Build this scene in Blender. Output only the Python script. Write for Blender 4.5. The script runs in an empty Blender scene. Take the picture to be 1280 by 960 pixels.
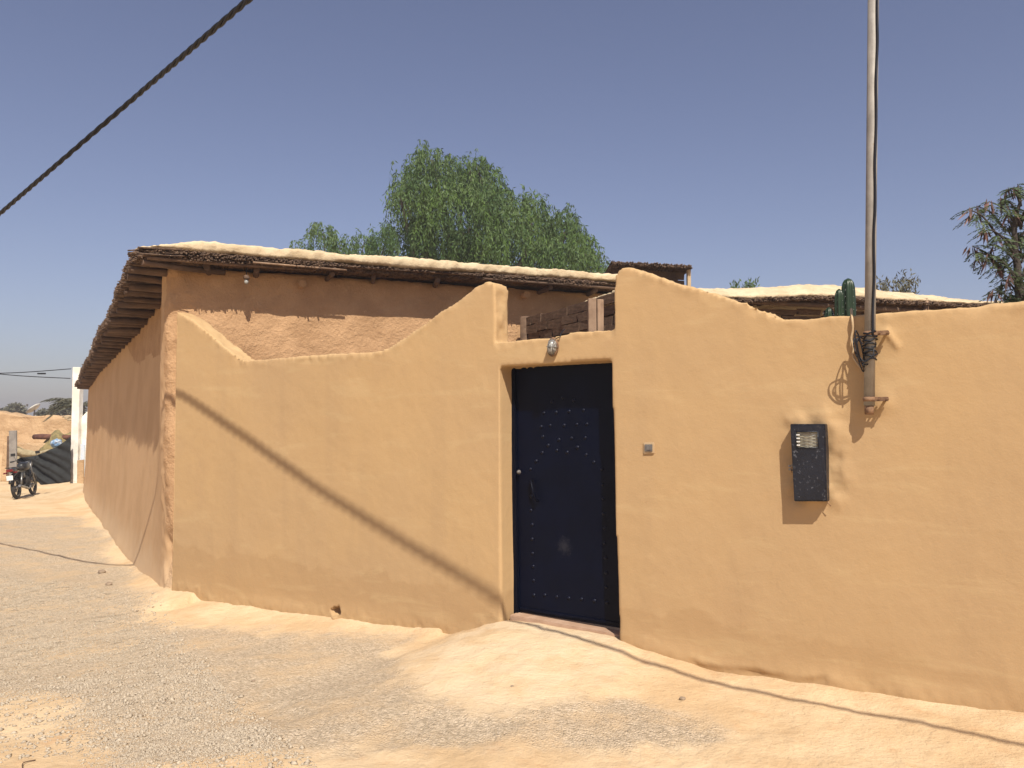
import bpy, bmesh, math, random
import numpy as np
from math import sin, cos, tan, atan, radians, pi, sqrt
from mathutils import Vector, Matrix
random.seed(7); RNG = np.random.default_rng(7)
scn = bpy.context.scene
COL = scn.collection

# ------------------------------------------------------------------ camera, world, sun, exposure
F = 1000.0; CAMZ = 1.62; PITCH = atan(45 / F)
cam_data = bpy.data.cameras.new('camera'); cam = bpy.data.objects.new('camera', cam_data); COL.objects.link(cam)
cam.location = (0, 0, CAMZ); cam.rotation_euler = (pi / 2 + PITCH, 0, 0)
cam_data.sensor_width = 36; cam_data.lens = 36 * F / 1280; cam_data.clip_end = 3000; cam_data.clip_start = 0.05
scn.camera = cam
SUN_AZ = radians(-14)      # compass direction in which the light travels, 0 = +Y
SUN_EL = radians(51)
w = bpy.data.worlds.new('World'); scn.world = w; w.use_nodes = True
nt = w.node_tree; bg = nt.nodes['Background']
sky = nt.nodes.new('ShaderNodeTexSky'); sky.sky_type = 'NISHITA'; sky.sun_disc = False
sky.sun_elevation = SUN_EL
SUNV = Vector((-sin(SUN_AZ) * cos(SUN_EL), -cos(SUN_AZ) * cos(SUN_EL), sin(SUN_EL)))
sky.sun_rotation = math.atan2(SUNV.x, SUNV.y)
sky.air_density = 1.0; sky.dust_density = 1.2; sky.ozone_density = 2.6
hsv = nt.nodes.new('ShaderNodeHueSaturation'); hsv.inputs['Hue'].default_value = 0.503
hsv.inputs['Saturation'].default_value = 0.86; hsv.inputs['Value'].default_value = 1.0
tint = nt.nodes.new('ShaderNodeMix'); tint.data_type = 'RGBA'; tint.blend_type = 'MULTIPLY'
tint.inputs[0].default_value = 1.0; tint.inputs[7].default_value = (1.0, 0.905, 0.975, 1)
nt.links.new(sky.outputs[0], hsv.inputs['Color']); nt.links.new(hsv.outputs[0], tint.inputs[6])
nt.links.new(tint.outputs[2], bg.inputs[0]); bg.inputs[1].default_value = 0.081
sd_ = bpy.data.lights.new('sun', 'SUN'); sun = bpy.data.objects.new('sun', sd_); COL.objects.link(sun)
sd_.energy = 4.9; sd_.angle = radians(0.53); sd_.color = (1.0, 0.93, 0.82)
sun.rotation_euler = SUNV.to_track_quat('Z', 'Y').to_euler(); sun.location = (0, -5, 20)
scn.view_settings.view_transform = 'Standard'; scn.view_settings.look = 'None'
scn.view_settings.exposure = 0.36; scn.view_settings.gamma = 1.0

# ------------------------------------------------------------------ where things stand
CAMP = np.array([0, 0, CAMZ])
def ray(px, py):
    u = (px - 640) / F; v = (480 - py) / F
    return np.array([u, cos(PITCH) - v * sin(PITCH), sin(PITCH) + v * cos(PITCH)])
W0 = np.array([.4, 6.2, 0.]); AZW = radians(55.8)
WR = np.array([sin(AZW), -cos(AZW), 0.])       # along the courtyard wall, to the right
WN = np.array([-cos(AZW), -sin(AZW), 0.])      # out of the wall, towards the lane
def hit_wall(px, py, off=0.):
    d = ray(px, py); k = ((W0 + WN * off - CAMP) @ WN) / (d @ WN); return CAMP + d * k
def sz(px, py, off=0.):
    P = hit_wall(px, py, off); return ((P - W0) @ WR, P[2])
def wp(s, z, off=0.):
    return W0 + WR * s + WN * off + np.array([0, 0, z])
def hit_z(px, py, z):
    d = ray(px, py); return CAMP + d * ((z - CAMZ) / d[2])
def hit_y(px, py, y):
    d = ray(px, py); return CAMP + d * (y / d[1])
C0 = np.array([-3.96, 9.13]); FD = np.array([sin(radians(63)), cos(radians(63))]); SD = np.array([-.515, .857])
def hp(a, b, z):      # house frame: a along the facade, b along the side wall
    p = C0 + FD * a + SD * b; return np.array([p[0], p[1], z])

# ------------------------------------------------------------------ noise
def _h(ix, iy, iz, seed):
    n = (ix.astype(np.int64) * 374761393 + iy.astype(np.int64) * 668265263 + iz.astype(np.int64) * 2147483647 + seed * 974634777) & 0xffffffff
    n = ((n ^ (n >> 13)) * 1274126177) & 0xffffffff
    return ((n ^ (n >> 16)) & 0xffff) / 32767.5 - 1
def vnoise(P, scale, seed=0):
    Q = P * scale; I = np.floor(Q); Fr = Q - I; U = Fr * Fr * (3 - 2 * Fr); out = 0
    for dx in (0, 1):
        for dy in (0, 1):
            for dz in (0, 1):
                wgt = (U[:, 0] if dx else 1 - U[:, 0]) * (U[:, 1] if dy else 1 - U[:, 1]) * (U[:, 2] if dz else 1 - U[:, 2])
                out = out + wgt * _h(I[:, 0] + dx, I[:, 1] + dy, I[:, 2] + dz, seed)
    return out
def fbm(P, scale, octv=3, seed=0):
    s = 0; a = 1
    for i in range(octv): s = s + a * vnoise(P, scale * 2 ** i, seed + i * 17); a *= .5
    return s
def sstep(a, b, x):
    t = np.clip((x - a) / (b - a), 0, 1); return t * t * (3 - 2 * t)

# ------------------------------------------------------------------ objects
OFF = {}
def tag(o, label=None, cat=None, group=None, kind=None):
    if label: o['label'] = label
    if cat: o['category'] = cat
    if group: o['group'] = group
    if kind: o['kind'] = kind
    return o
def empty(name, loc, rotz=0, local=False):
    o = bpy.data.objects.new(name, None); COL.objects.link(o); o.location = [float(v) for v in loc]
    o.rotation_euler = (0, 0, rotz); o.empty_display_size = .2
    OFF[o.name] = Vector((0, 0, 0)) if local else Vector([float(v) for v in loc])
    return o
def link(name, me, m, parent=None, origin=None, smooth=False):
    o = bpy.data.objects.new(name, me); COL.objects.link(o)
    if m is not None and not me.materials: me.materials.append(m)
    if parent is not None:
        off = OFF[parent.name]; o.parent = parent
        if off.length > 0: me.transform(Matrix.Translation(-off))
        OFF[o.name] = off
    else:
        off = Vector([float(v) for v in origin]) if origin is not None else Vector((0, 0, 0))
        me.transform(Matrix.Translation(-off)); o.location = off; OFF[o.name] = off
    if smooth: me.polygons.foreach_set('use_smooth', [True] * len(me.polygons))
    me.update()
    return o
def np_mesh(name, V, Fc):
    me = bpy.data.meshes.new(name); V = np.asarray(V, dtype=np.float32); Fc = np.asarray(Fc, dtype=np.int32)
    nf, k = Fc.shape
    me.vertices.add(len(V)); me.vertices.foreach_set('co', V.ravel())
    me.loops.add(nf * k); me.loops.foreach_set('vertex_index', Fc.ravel())
    me.polygons.add(nf); me.polygons.foreach_set('loop_start', np.arange(0, nf * k, k, dtype=np.int32))
    me.update(calc_edges=True); me.validate()
    return me
def bm_mesh(name, bm):
    bmesh.ops.recalc_face_normals(bm, faces=bm.faces)
    me = bpy.data.meshes.new(name); bm.to_mesh(me); bm.free(); return me
def add_box(bm, c, size, X=(1, 0, 0), Y=(0, 1, 0), Z=(0, 0, 1), jit=0, bev=0):
    c = Vector([float(v) for v in c]); X = Vector([float(v) for v in X]); Y = Vector([float(v) for v in Y]); Z = Vector([float(v) for v in Z])
    vs = []
    for i in (-1, 1):
        for j in (-1, 1):
            for k in (-1, 1):
                p = c + X * (i * size[0] / 2) + Y * (j * size[1] / 2) + Z * (k * size[2] / 2)
                if jit: p += Vector([random.uniform(-jit, jit) for _ in range(3)])
                vs.append(bm.verts.new(p))
    fs = [bm.faces.new([vs[i] for i in q]) for q in ((0, 1, 3, 2), (4, 6, 7, 5), (0, 4, 5, 1), (2, 3, 7, 6), (0, 2, 6, 4), (1, 5, 7, 3))]
    if bev:
        es = list({e for f in fs for e in f.edges})
        bmesh.ops.bevel(bm, geom=es, offset=bev, segments=2, affect='EDGES', profile=.6)
    return vs
def tube(bm, pts, rad, seg=8, cap=True, wob=0):
    pts = [Vector([float(v) for v in p]) for p in pts]
    if not hasattr(rad, '__len__'): rad = [rad] * len(pts)
    rings = []; prev = None
    for i, p in enumerate(pts):
        t = (pts[min(i + 1, len(pts) - 1)] - pts[max(i - 1, 0)]).normalized()
        if prev is None:
            a = t.orthogonal().normalized()
        else:
            a = (prev - t * prev.dot(t)); a = a.normalized() if a.length > 1e-6 else t.orthogonal().normalized()
        prev = a; b = t.cross(a)
        rings.append([bm.verts.new(p + (a * cos(2 * pi * k / seg) + b * sin(2 * pi * k / seg)) * rad[i] * (1 + random.uniform(-wob, wob))) for k in range(seg)])
    for r0, r1 in zip(rings, rings[1:]):
        for k in range(seg):
            f = bm.faces.new((r0[k], r0[(k + 1) % seg], r1[(k + 1) % seg], r1[k])); f.smooth = True
    if cap:
        bm.faces.new(rings[0][::-1]); bm.faces.new(rings[-1])
    return rings
def lathe(bm, prof, M=Matrix.Identity(4), seg=16):
    rings = []
    for r, z in prof:
        rings.append([bm.verts.new(M @ Vector((max(r, 1e-4) * cos(2 * pi * k / seg), max(r, 1e-4) * sin(2 * pi * k / seg), z))) for k in range(seg)])
    for r0, r1 in zip(rings, rings[1:]):
        for k in range(seg):
            f = bm.faces.new((r0[k], r0[(k + 1) % seg], r1[(k + 1) % seg], r1[k])); f.smooth = True
    bm.faces.new(rings[0][::-1]); bm.faces.new(rings[-1])
def box_obj(name, c, size, m, parent=None, X=(1, 0, 0), Y=(0, 1, 0), Z=(0, 0, 1), jit=0, bev=0, origin=None):
    bm = bmesh.new(); add_box(bm, c, size, X, Y, Z, jit, bev); return link(name, bm_mesh(name, bm), m, parent, origin)
def tube_obj(name, pts, rad, m, parent=None, seg=8, origin=None, wob=0, cap=True):
    bm = bmesh.new(); tube(bm, pts, rad, seg, cap, wob); return link(name, bm_mesh(name, bm), m, parent, origin)
def smooth_pts(P, n=8):
    P = [np.array(p, float) for p in P]; out = []
    for i in range(len(P) - 1):
        p0 = P[max(i - 1, 0)]; p1 = P[i]; p2 = P[i + 1]; p3 = P[min(i + 2, len(P) - 1)]
        for k in range(n):
            t = k / n
            out.append(.5 * ((2 * p1) + (-p0 + p2) * t + (2 * p0 - 5 * p1 + 4 * p2 - p3) * t * t + (-p0 + 3 * p1 - 3 * p2 + p3) * t ** 3))
    out.append(P[-1]); return out
def prism(bm, poly, axis_vec):
    """closed prism: poly is a list of 3-D points, pushed along axis_vec"""
    a = [bm.verts.new(Vector([float(v) for v in p])) for p in poly]
    b = [bm.verts.new(Vector([float(v) for v in (np.array(p) + axis_vec)])) for p in poly]
    n = len(a)
    f1 = bm.faces.new(a); f2 = bm.faces.new(b[::-1])
    for i in range(n): bm.faces.new((a[i], b[i], b[(i + 1) % n], a[(i + 1) % n]))
    bmesh.ops.triangulate(bm, faces=[f1, f2])
def remeshed(bm, voxel, smooth=3):
    """voxel remesh: rounds and welds a hand-plastered solid"""
    me = bm_mesh('tmp', bm); o = bpy.data.objects.new('tmp', me); COL.objects.link(o)
    m = o.modifiers.new('r', 'REMESH'); m.mode = 'VOXEL'; m.voxel_size = voxel
    if smooth:
        s = o.modifiers.new('s', 'SMOOTH'); s.iterations = smooth; s.factor = .5
    dg = bpy.context.evaluated_depsgraph_get(); me2 = bpy.data.meshes.new_from_object(o.evaluated_get(dg))
    bpy.data.objects.remove(o); bpy.data.meshes.remove(me)
    n = len(me2.vertices); co = np.empty(n * 3, np.float32); me2.vertices.foreach_get('co', co)
    no = np.empty(n * 3, np.float32); me2.vertex_normals.foreach_get('vector', no)
    return me2, co.reshape(-1, 3).astype(float), no.reshape(-1, 3).astype(float)
def put(me, V):
    me.vertices.foreach_set('co', np.asarray(V, np.float32).ravel()); me.update()

# ------------------------------------------------------------------ materials
def mat(name, c1, c2=None, rough=.85, scale=2., detail=6, bumps=(), spots=None, metal=0, streak=None, contrast=(.35, .65), rough2=None, spec=.3, extra=None, coat=0):
    """two colours mixed by noise, optional spots (scale, threshold, colour, strength), bumps = [(kind, scale, strength, distance)]"""
    m = bpy.data.materials.new(name); m.use_nodes = True; t = m.node_tree; N = t.nodes; L = t.links
    p = N['Principled BSDF']; tc = N.new('ShaderNodeTexCoord'); co = tc.outputs['Object']
    p.inputs['Roughness'].default_value = rough; p.inputs['Metallic'].default_value = metal
    p.inputs['Specular IOR Level'].default_value = spec; p.inputs['Coat Weight'].default_value = coat
    def noise(sc, det=6, ro=.6, vec=None, dist=0):
        n = N.new('ShaderNodeTexNoise'); n.inputs['Scale'].default_value = sc; n.inputs['Detail'].default_value = det
        n.inputs['Roughness'].default_value = ro; n.inputs['Distortion'].default_value = dist; L.new(vec or co, n.inputs['Vector']); return n
    def ramp(src, a, b):
        r = N.new('ShaderNodeMapRange'); r.inputs[1].default_value = a; r.inputs[2].default_value = b; r.interpolation_type = 'SMOOTHSTEP'
        L.new(src, r.inputs[0]); return r.outputs[0]
    def mix(fac, a, b):
        x = N.new('ShaderNodeMix'); x.data_type = 'RGBA'
        if isinstance(fac, (int, float)): x.inputs[0].default_value = fac
        else: L.new(fac, x.inputs[0])
        for s, v in ((6, a), (7, b)):
            if isinstance(v, tuple): x.inputs[s].default_value = (*v, 1)
            else: L.new(v, x.inputs[s])
        return x.outputs[2]
    base = mix(ramp(noise(scale, detail).outputs[0], *contrast), c1, c2 or tuple(v * .8 for v in c1))
    if streak:      # (scale along, scale across, colour, strength): stretched downwards
        mp = N.new('ShaderNodeMapping'); mp.inputs['Scale'].default_value = streak[0]; L.new(co, mp.inputs[0])
        f = ramp(noise(1, 5, .6, mp.outputs[0]).outputs[0], .5, .75)
        mm = N.new('ShaderNodeMath'); mm.operation = 'MULTIPLY'; mm.inputs[1].default_value = streak[2]; L.new(f, mm.inputs[0])
        base = mix(mm.outputs[0], base, streak[1])
    for sp in (spots or ()):
        f = ramp(noise(sp[0], 5, .65).outputs[0], sp[1], sp[1] + sp[4] if len(sp) > 4 else sp[1] + .06)
        mm = N.new('ShaderNodeMath'); mm.operation = 'MULTIPLY'; mm.inputs[1].default_value = sp[3]; L.new(f, mm.inputs[0])
        base = mix(mm.outputs[0], base, sp[2])
    if extra: base = extra(N, L, co, base, mix, noise, ramp)
    L.new(base, p.inputs['Base Color'])
    last = None
    for kind, sc, st, dist in bumps:
        b = N.new('ShaderNodeBump'); b.inputs['Strength'].default_value = st; b.inputs['Distance'].default_value = dist
        if kind == 'noise': src = noise(sc, 8, .65).outputs[0]
        elif kind == 'vor':
            v = N.new('ShaderNodeTexVoronoi'); v.inputs['Scale'].default_value = sc; L.new(co, v.inputs['Vector']); src = v.outputs['Distance']
        elif kind == 'grain':
            mp = N.new('ShaderNodeMapping'); mp.inputs['Scale'].default_value = sc; L.new(co, mp.inputs[0]); src = noise(1, 5, .6, mp.outputs[0]).outputs[0]
        L.new(src, b.inputs['Height'])
        if last: L.new(last, b.inputs['Normal'])
        last = b.outputs[0]
    if last: L.new(last, p.inputs['Normal'])
    return m

M = {}
def low_damp(N, L, co, base, mix, noise, ramp):
    # rising damp and splash stains along the foot of the plaster, ragged upper edge
    sx = N.new('ShaderNodeSeparateXYZ'); L.new(co, sx.inputs[0])
    n = noise(1.6, 5, .6).outputs[0]
    a = N.new('ShaderNodeMath'); a.operation = 'MULTIPLY_ADD'; a.inputs[1].default_value = -.75; L.new(n, a.inputs[0]); L.new(sx.outputs[2], a.inputs[2])
    f = ramp(a.outputs[0], -.16, -.22)
    m = N.new('ShaderNodeMath'); m.operation = 'MULTIPLY'; m.inputs[1].default_value = .42; L.new(f, m.inputs[0])
    base = mix(m.outputs[0], base, (.37, .235, .115))
    # wide trowel sweeps, slightly paler
    mp = N.new('ShaderNodeMapping'); mp.inputs['Scale'].default_value = (.9, .9, 4.5); mp.inputs['Rotation'].default_value = (.05, .12, .3); L.new(co, mp.inputs[0])
    tf = ramp(noise(1.3, 6, .7, mp.outputs[0], .6).outputs[0], .52, .66); tm = N.new('ShaderNodeMath'); tm.operation = 'MULTIPLY'; tm.inputs[1].default_value = .32; L.new(tf, tm.inputs[0])
    base = mix(tm.outputs[0], base, (.52, .375, .20))
    # sparse hairline cracks
    nz = noise(3.2, 4, .6); dv = N.new('ShaderNodeMix'); dv.data_type = 'VECTOR'; dv.inputs[0].default_value = .16; L.new(co, dv.inputs[4]); L.new(nz.outputs[1], dv.inputs[5])
    vo = N.new('ShaderNodeTexVoronoi'); vo.feature = 'DISTANCE_TO_EDGE'; vo.inputs['Scale'].default_value = 1.5; L.new(dv.outputs[1], vo.inputs['Vector'])
    cf = ramp(vo.outputs['Distance'], .0055, .001); ms = ramp(noise(1.1, 3, .5).outputs[0], .55, .64); cm = N.new('ShaderNodeMath'); cm.operation = 'MULTIPLY'; L.new(cf, cm.inputs[0]); L.new(ms, cm.inputs[1])
    c2_ = N.new('ShaderNodeMath'); c2_.operation = 'MULTIPLY'; c2_.inputs[1].default_value = .10; L.new(cm.outputs[0], c2_.inputs[0])
    base = mix(c2_.outputs[0], base, (.22, .145, .075))
    # small rust coloured pits
    pf = ramp(noise(45, 2, .5).outputs[0], .77, .79); pm_ = N.new('ShaderNodeMath'); pm_.operation = 'MULTIPLY'; pm_.inputs[1].default_value = .6; L.new(pf, pm_.inputs[0])
    return mix(pm_.outputs[0], base, (.25, .15, .08))
M['plaster'] = mat('ochre_plaster', (.475, .316, .157), (.44, .296, .157), .9, .55, 4, contrast=(.3, .7),
    spots=[(1.3, .56, (.42, .275, .145), .38, .16), (5.0, .66, (.53, .355, .19), .45, .1), (34, .72, (.30, .19, .1), .35, .03)],
    bumps=[('noise', 2.2, .14, .05), ('noise', 9, .10, .02), ('noise', 28, .10, .006), ('noise', 75, .22, .004)], streak=((2.5, 2.5, .35), (.38, .255, .14), .35), extra=low_damp, spec=.15)
def foot_dust(N, L, co, base, mix, noise, ramp):
    # pale dust splashed up the foot of the adobe
    sx = N.new('ShaderNodeSeparateXYZ'); L.new(co, sx.inputs[0])
    a = N.new('ShaderNodeMath'); a.operation = 'MULTIPLY_ADD'; a.inputs[1].default_value = -.9; L.new(noise(2.4, 6, .65).outputs[0], a.inputs[0]); L.new(sx.outputs[2], a.inputs[2])
    f = ramp(a.outputs[0], .15, -.42); m = N.new('ShaderNodeMath'); m.operation = 'MULTIPLY'; m.inputs[1].default_value = .75; L.new(f, m.inputs[0])
    return mix(m.outputs[0], base, (.58, .42, .26))
M['adobe'] = mat('straw_adobe', (.49, .305, .165), (.42, .255, .135), .95, 3, 8,
    spots=[(26, .60, (.56, .36, .20), .7, .08), (40, .66, (.24, .14, .07), .6, .05)],
    bumps=[('noise', 5, .5, .06), ('noise', 26, .9, .02), ('noise', 90, .5, .006)], spec=.1, extra=foot_dust)
M['mudwall'] = mat('smooth_mud_render', (.55, .36, .20), (.49, .315, .17), .93, 1.1, 6,
    spots=[(3, .6, (.48, .31, .19), .6, .15)], streak=((2, 2, .5), (.58, .41, .25), .4),
    bumps=[('noise', 3, .12, .03), ('noise', 40, .12, .005)], spec=.1, extra=foot_dust)
M['roofmud'] = mat('pale_roof_mud', (.60, .49, .325), (.50, .39, .245), .95, 4, 8,
    spots=[(14, .60, (.40, .29, .17), .6, .08), (45, .64, (.26, .18, .10), .6, .05)], bumps=[('noise', 10, .6, .03), ('noise', 60, .5, .008)], spec=.1)
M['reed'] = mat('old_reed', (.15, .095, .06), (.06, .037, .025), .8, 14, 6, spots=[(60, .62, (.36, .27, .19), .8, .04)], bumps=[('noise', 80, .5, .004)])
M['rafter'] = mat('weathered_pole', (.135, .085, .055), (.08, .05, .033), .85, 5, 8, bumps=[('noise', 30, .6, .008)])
M['timber'] = mat('split_timber', (.30, .20, .13), (.15, .09, .055), .8, 5, 8, bumps=[('grain', (20, 20, 2), .7, .01)], streak=((16, 16, 1.2), (.42, .27, .17), .8))
M['board'] = mat('dark_board', (.17, .105, .065), (.085, .052, .032), .85, 5, 8, bumps=[('noise', 20, .8, .012)], spots=[(14, .6, (.24, .17, .11), .6, .08)])
M['greyboard'] = mat('grey_board', (.27, .245, .215), (.20, .18, .16), .85, 6, 8, bumps=[('grain', (20, 20, 1), .6, .01)])
def door_sheen(N, L, co, base, mix, noise, ramp):
    # reflection painted into the colour: a pale patch in the leaf's lower middle
    g = N.new('ShaderNodeVectorMath'); g.operation = 'DISTANCE'; L.new(co, g.inputs[0]); g.inputs[1].default_value = tuple(float(v) for v in SHEENP)
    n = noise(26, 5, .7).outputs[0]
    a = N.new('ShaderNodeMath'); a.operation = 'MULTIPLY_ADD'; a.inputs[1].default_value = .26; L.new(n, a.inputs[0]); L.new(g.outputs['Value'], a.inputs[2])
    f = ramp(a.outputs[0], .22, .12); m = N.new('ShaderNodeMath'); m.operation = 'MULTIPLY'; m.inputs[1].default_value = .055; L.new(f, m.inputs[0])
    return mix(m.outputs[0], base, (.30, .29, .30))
DOOR_OFF = -.20
DOORL = wp(-.08, 0, DOOR_OFF)
SHEENP = hit_wall(705, 683, DOOR_OFF) - DOORL
M['blue'] = mat('navy_gloss_paint', (.0009, .0027, .0120), (.0007, .002, .0085), .42, 3, 5, bumps=[('noise', 5, .10, .01), ('noise', 70, .06, .002)], spec=.12, extra=door_sheen,
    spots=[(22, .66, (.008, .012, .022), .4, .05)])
M['blueframe'] = mat('navy_frame_paint', (.0016, .003, .010), (.0012, .002, .007), .5, 3, 5, bumps=[('noise', 60, .2, .002)], spec=.12)
M['box'] = mat('chipped_black_paint', (.010, .012, .020), (.006, .007, .012), .42, 6, 6, spots=[(38, .60, (.10, .105, .12), .8, .05), (14, .63, (.055, .055, .062), .6, .08)], bumps=[('noise', 30, .6, .006)], spec=.45)
M['pipe'] = mat('galvanised_pipe', (.31, .285, .25), (.22, .20, .175), .6, 7, 7, metal=.15, spots=[(16, .62, (.24, .17, .11), .5, .08)], bumps=[('noise', 50, .2, .003)], streak=((24, 24, 1.5), (.44, .40, .33), .6))
M['rust'] = mat('rusty_iron', (.27, .16, .09), (.15, .085, .05), .85, 20, 7, bumps=[('noise', 50, .6, .004)])
M['cable'] = mat('black_cable', (.011, .012, .018), (.008, .009, .012), .5, 8, 4)
M['concrete'] = mat('pale_plaster_lip', (.50, .37, .22), (.43, .30, .17), .9, 10, 6, bumps=[('noise', 30, .5, .006)])
M['plasticgrey'] = mat('grey_plastic', (.16, .15, .14), (.11, .10, .095), .5, 20, 4)
M['white'] = mat('limewash', (.80, .77, .70), (.68, .63, .54), .9, 3, 6, spots=[(2.0, .60, (.50, .36, .23), .7, .1)], bumps=[('noise', 12, .3, .02)])
M['bluewash'] = mat('pale_blue_wash', (.50, .60, .72), (.6, .64, .68), .9, 3, 6)
M['net'] = mat('black_shade_net', (.022, .024, .024), (.014, .015, .015), .85, 6, 5, bumps=[('noise', 40, .5, .01)])
M['tancloth'] = mat('tan_cloth', (.34, .28, .17), (.27, .21, .12), .95, 5, 5, bumps=[('noise', 14, .4, .02)])
M['bluecloth'] = mat('blue_cloth', (.16, .27, .42), (.45, .50, .55), .9, 7, 4, contrast=(.45, .6))
M['rubber'] = mat('tyre_rubber', (.025, .024, .023), (.05, .045, .04), .9, 8, 4)
M['bikeblack'] = mat('bike_black', (.015, .015, .016), (.03, .03, .03), .35, 8, 4)
M['steel'] = mat('dull_steel', (.30, .29, .28), (.18, .175, .165), .4, 9, 4, metal=.8)
M['redlens'] = mat('red_lens', (.16, .012, .01), (.12, .01, .008), .3, 8, 3)
M['plate'] = mat('white_plate', (.75, .74, .70), (.65, .64, .60), .5, 8, 3)
M['dish'] = mat('dish_paint', (.68, .66, .60), (.55, .52, .46), .6, 6, 4)
M['leafgreen'] = mat('pepper_leaf', (.078, .135, .024), (.034, .068, .018), .6, .8, 5, contrast=(.4, .6), spec=.25)
M['leafdull'] = mat('pepper_leaf_dull', (.05, .09, .03), (.095, .14, .05), .65, .7, 5, spec=.25)  # duller of the two pepper leaf greens
M['leafgrey'] = mat('dusty_leaf', (.13, .125, .085), (.085, .085, .055), .8, 1.2, 5)
M['leuc'] = mat('feathery_leaf', (.055, .085, .040), (.09, .12, .045), .6, 6, 5)
M['pod'] = mat('brown_pod', (.085, .05, .04), (.19, .10, .08), .6, 9, 5, contrast=(.45, .6))
M['bark'] = mat('bark', (.075, .06, .048), (.045, .035, .028), .9, 8, 7, bumps=[('noise', 25, .7, .02)])
M['cactus'] = mat('cactus_skin', (.020, .040, .014), (.012, .026, .011), .34, 8, 5, spec=.5)
M['earth'] = mat('earth_bank', (.52, .355, .20), (.44, .29, .16), .95, 1.2, 8, bumps=[('noise', 3, .7, .15), ('noise', 20, .5, .03)], spots=[(2.2, .6, (.58, .43, .26), .6, .1)])
M['glass'] = mat('lamp_glass', (.36, .36, .33), (.15, .14, .13), .25, 40, 5, contrast=(.42, .58), spec=.6)
M['straw'] = mat('straw_heap', (.30, .23, .10), (.18, .15, .07), .95, 9, 6, bumps=[('noise', 20, .9, .05)])

# ground: sand and gravel mixed by the 'gravel' attribute
def ground_mat():
    m = bpy.data.materials.new('sandy_ground'); m.use_nodes = True; N = m.node_tree.nodes; L = m.node_tree.links
    p = N['Principled BSDF']; p.inputs['Roughness'].default_value = .95; p.inputs['Specular IOR Level'].default_value = .1
    co = N.new('ShaderNodeTexCoord').outputs['Object']
    at = N.new('ShaderNodeAttribute'); at.attribute_name = 'gravel'
    def noise(sc, det=8, ro=.65):
        n = N.new('ShaderNodeTexNoise'); n.inputs['Scale'].default_value = sc; n.inputs['Detail'].default_value = det; n.inputs['Roughness'].default_value = ro
        L.new(co, n.inputs['Vector']); return n.outputs[0]
    def rng(src, a, b, lo=0, hi=1):
        r = N.new('ShaderNodeMapRange'); r.interpolation_type = 'SMOOTHSTEP'
        for i, v in ((1, a), (2, b), (3, lo), (4, hi)): r.inputs[i].default_value = v
        L.new(src, r.inputs[0]); return r.outputs[0]
    def mix(fac, a, b, bt='MIX'):
        x = N.new('ShaderNodeMix'); x.data_type = 'RGBA'; x.blend_type = bt
        if isinstance(fac, float): x.inputs[0].default_value = fac
        else: L.new(fac, x.inputs[0])
        for s, v in ((6, a), (7, b)):
            if isinstance(v, tuple): x.inputs[s].default_value = (*v, 1)
            else: L.new(v, x.inputs[s])
        return x.outputs[2]
    sand = mix(rng(noise(1.3), .38, .62), (.53, .375, .215), (.61, .46, .285))
    sand = mix(rng(noise(5), .55, .72, 0, .6), sand, (.50, .31, .165))
    sand = mix(rng(noise(75), .63, .70, 0, .5), sand, (.36, .26, .16))
    vor = N.new('ShaderNodeTexVoronoi'); vor.inputs['Scale'].default_value = 75; L.new(co, vor.inputs['Vector'])
    sx = N.new('ShaderNodeSeparateColor'); L.new(vor.outputs['Color'], sx.inputs[0])
    grav = mix(rng(sx.outputs[0], .1, .95), (.38, .30, .205), (.58, .465, .33))
    grav = mix(rng(noise(2.2), .45, .66, 0, .75), grav, (.56, .41, .25))
    grav = mix(rng(noise(150), .58, .68, 0, .7), grav, (.20, .16, .12))
    a = N.new('ShaderNodeMath'); a.operation = 'MULTIPLY_ADD'; a.inputs[1].default_value = .9; L.new(noise(6), a.inputs[0]); L.new(at.outputs['Fac'], a.inputs[2])
    f = rng(a.outputs[0], .66, 1.18)
    am = N.new('ShaderNodeAttribute'); am.attribute_name = 'mortar'
    mm = N.new('ShaderNodeMath'); mm.operation = 'MULTIPLY'; L.new(am.outputs['Fac'], mm.inputs[0]); L.new(rng(noise(3.2), .36, .60, .1, .9), mm.inputs[1])
    sand = mix(mm.outputs[0], sand, (.62, .485, .32))
    L.new(mix(f, sand, grav), p.inputs['Base Color'])
    b1 = N.new('ShaderNodeBump'); b1.inputs['Strength'].default_value = .55; b1.inputs['Distance'].default_value = .05; L.new(noise(4), b1.inputs['Height'])
    b15 = N.new('ShaderNodeBump'); b15.inputs['Strength'].default_value = .5; b15.inputs['Distance'].default_value = .03; L.new(noise(11), b15.inputs['Height']); L.new(b1.outputs[0], b15.inputs['Normal'])
    b2 = N.new('ShaderNodeBump'); b2.inputs['Strength'].default_value = .6; b2.inputs['Distance'].default_value = .012; L.new(noise(38), b2.inputs['Height']); L.new(b15.outputs[0], b2.inputs['Normal'])
    b3 = N.new('ShaderNodeBump'); b3.inputs['Distance'].default_value = .012; L.new(vor.outputs['Distance'], b3.inputs['Height']); b3.invert = True
    L.new(rng(f, 0, 1, .05, .8), b3.inputs['Strength']); L.new(b2.outputs[0], b3.inputs['Normal'])
    L.new(b3.outputs[0], p.inputs['Normal'])
    return m
M['ground'] = ground_mat()

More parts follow.
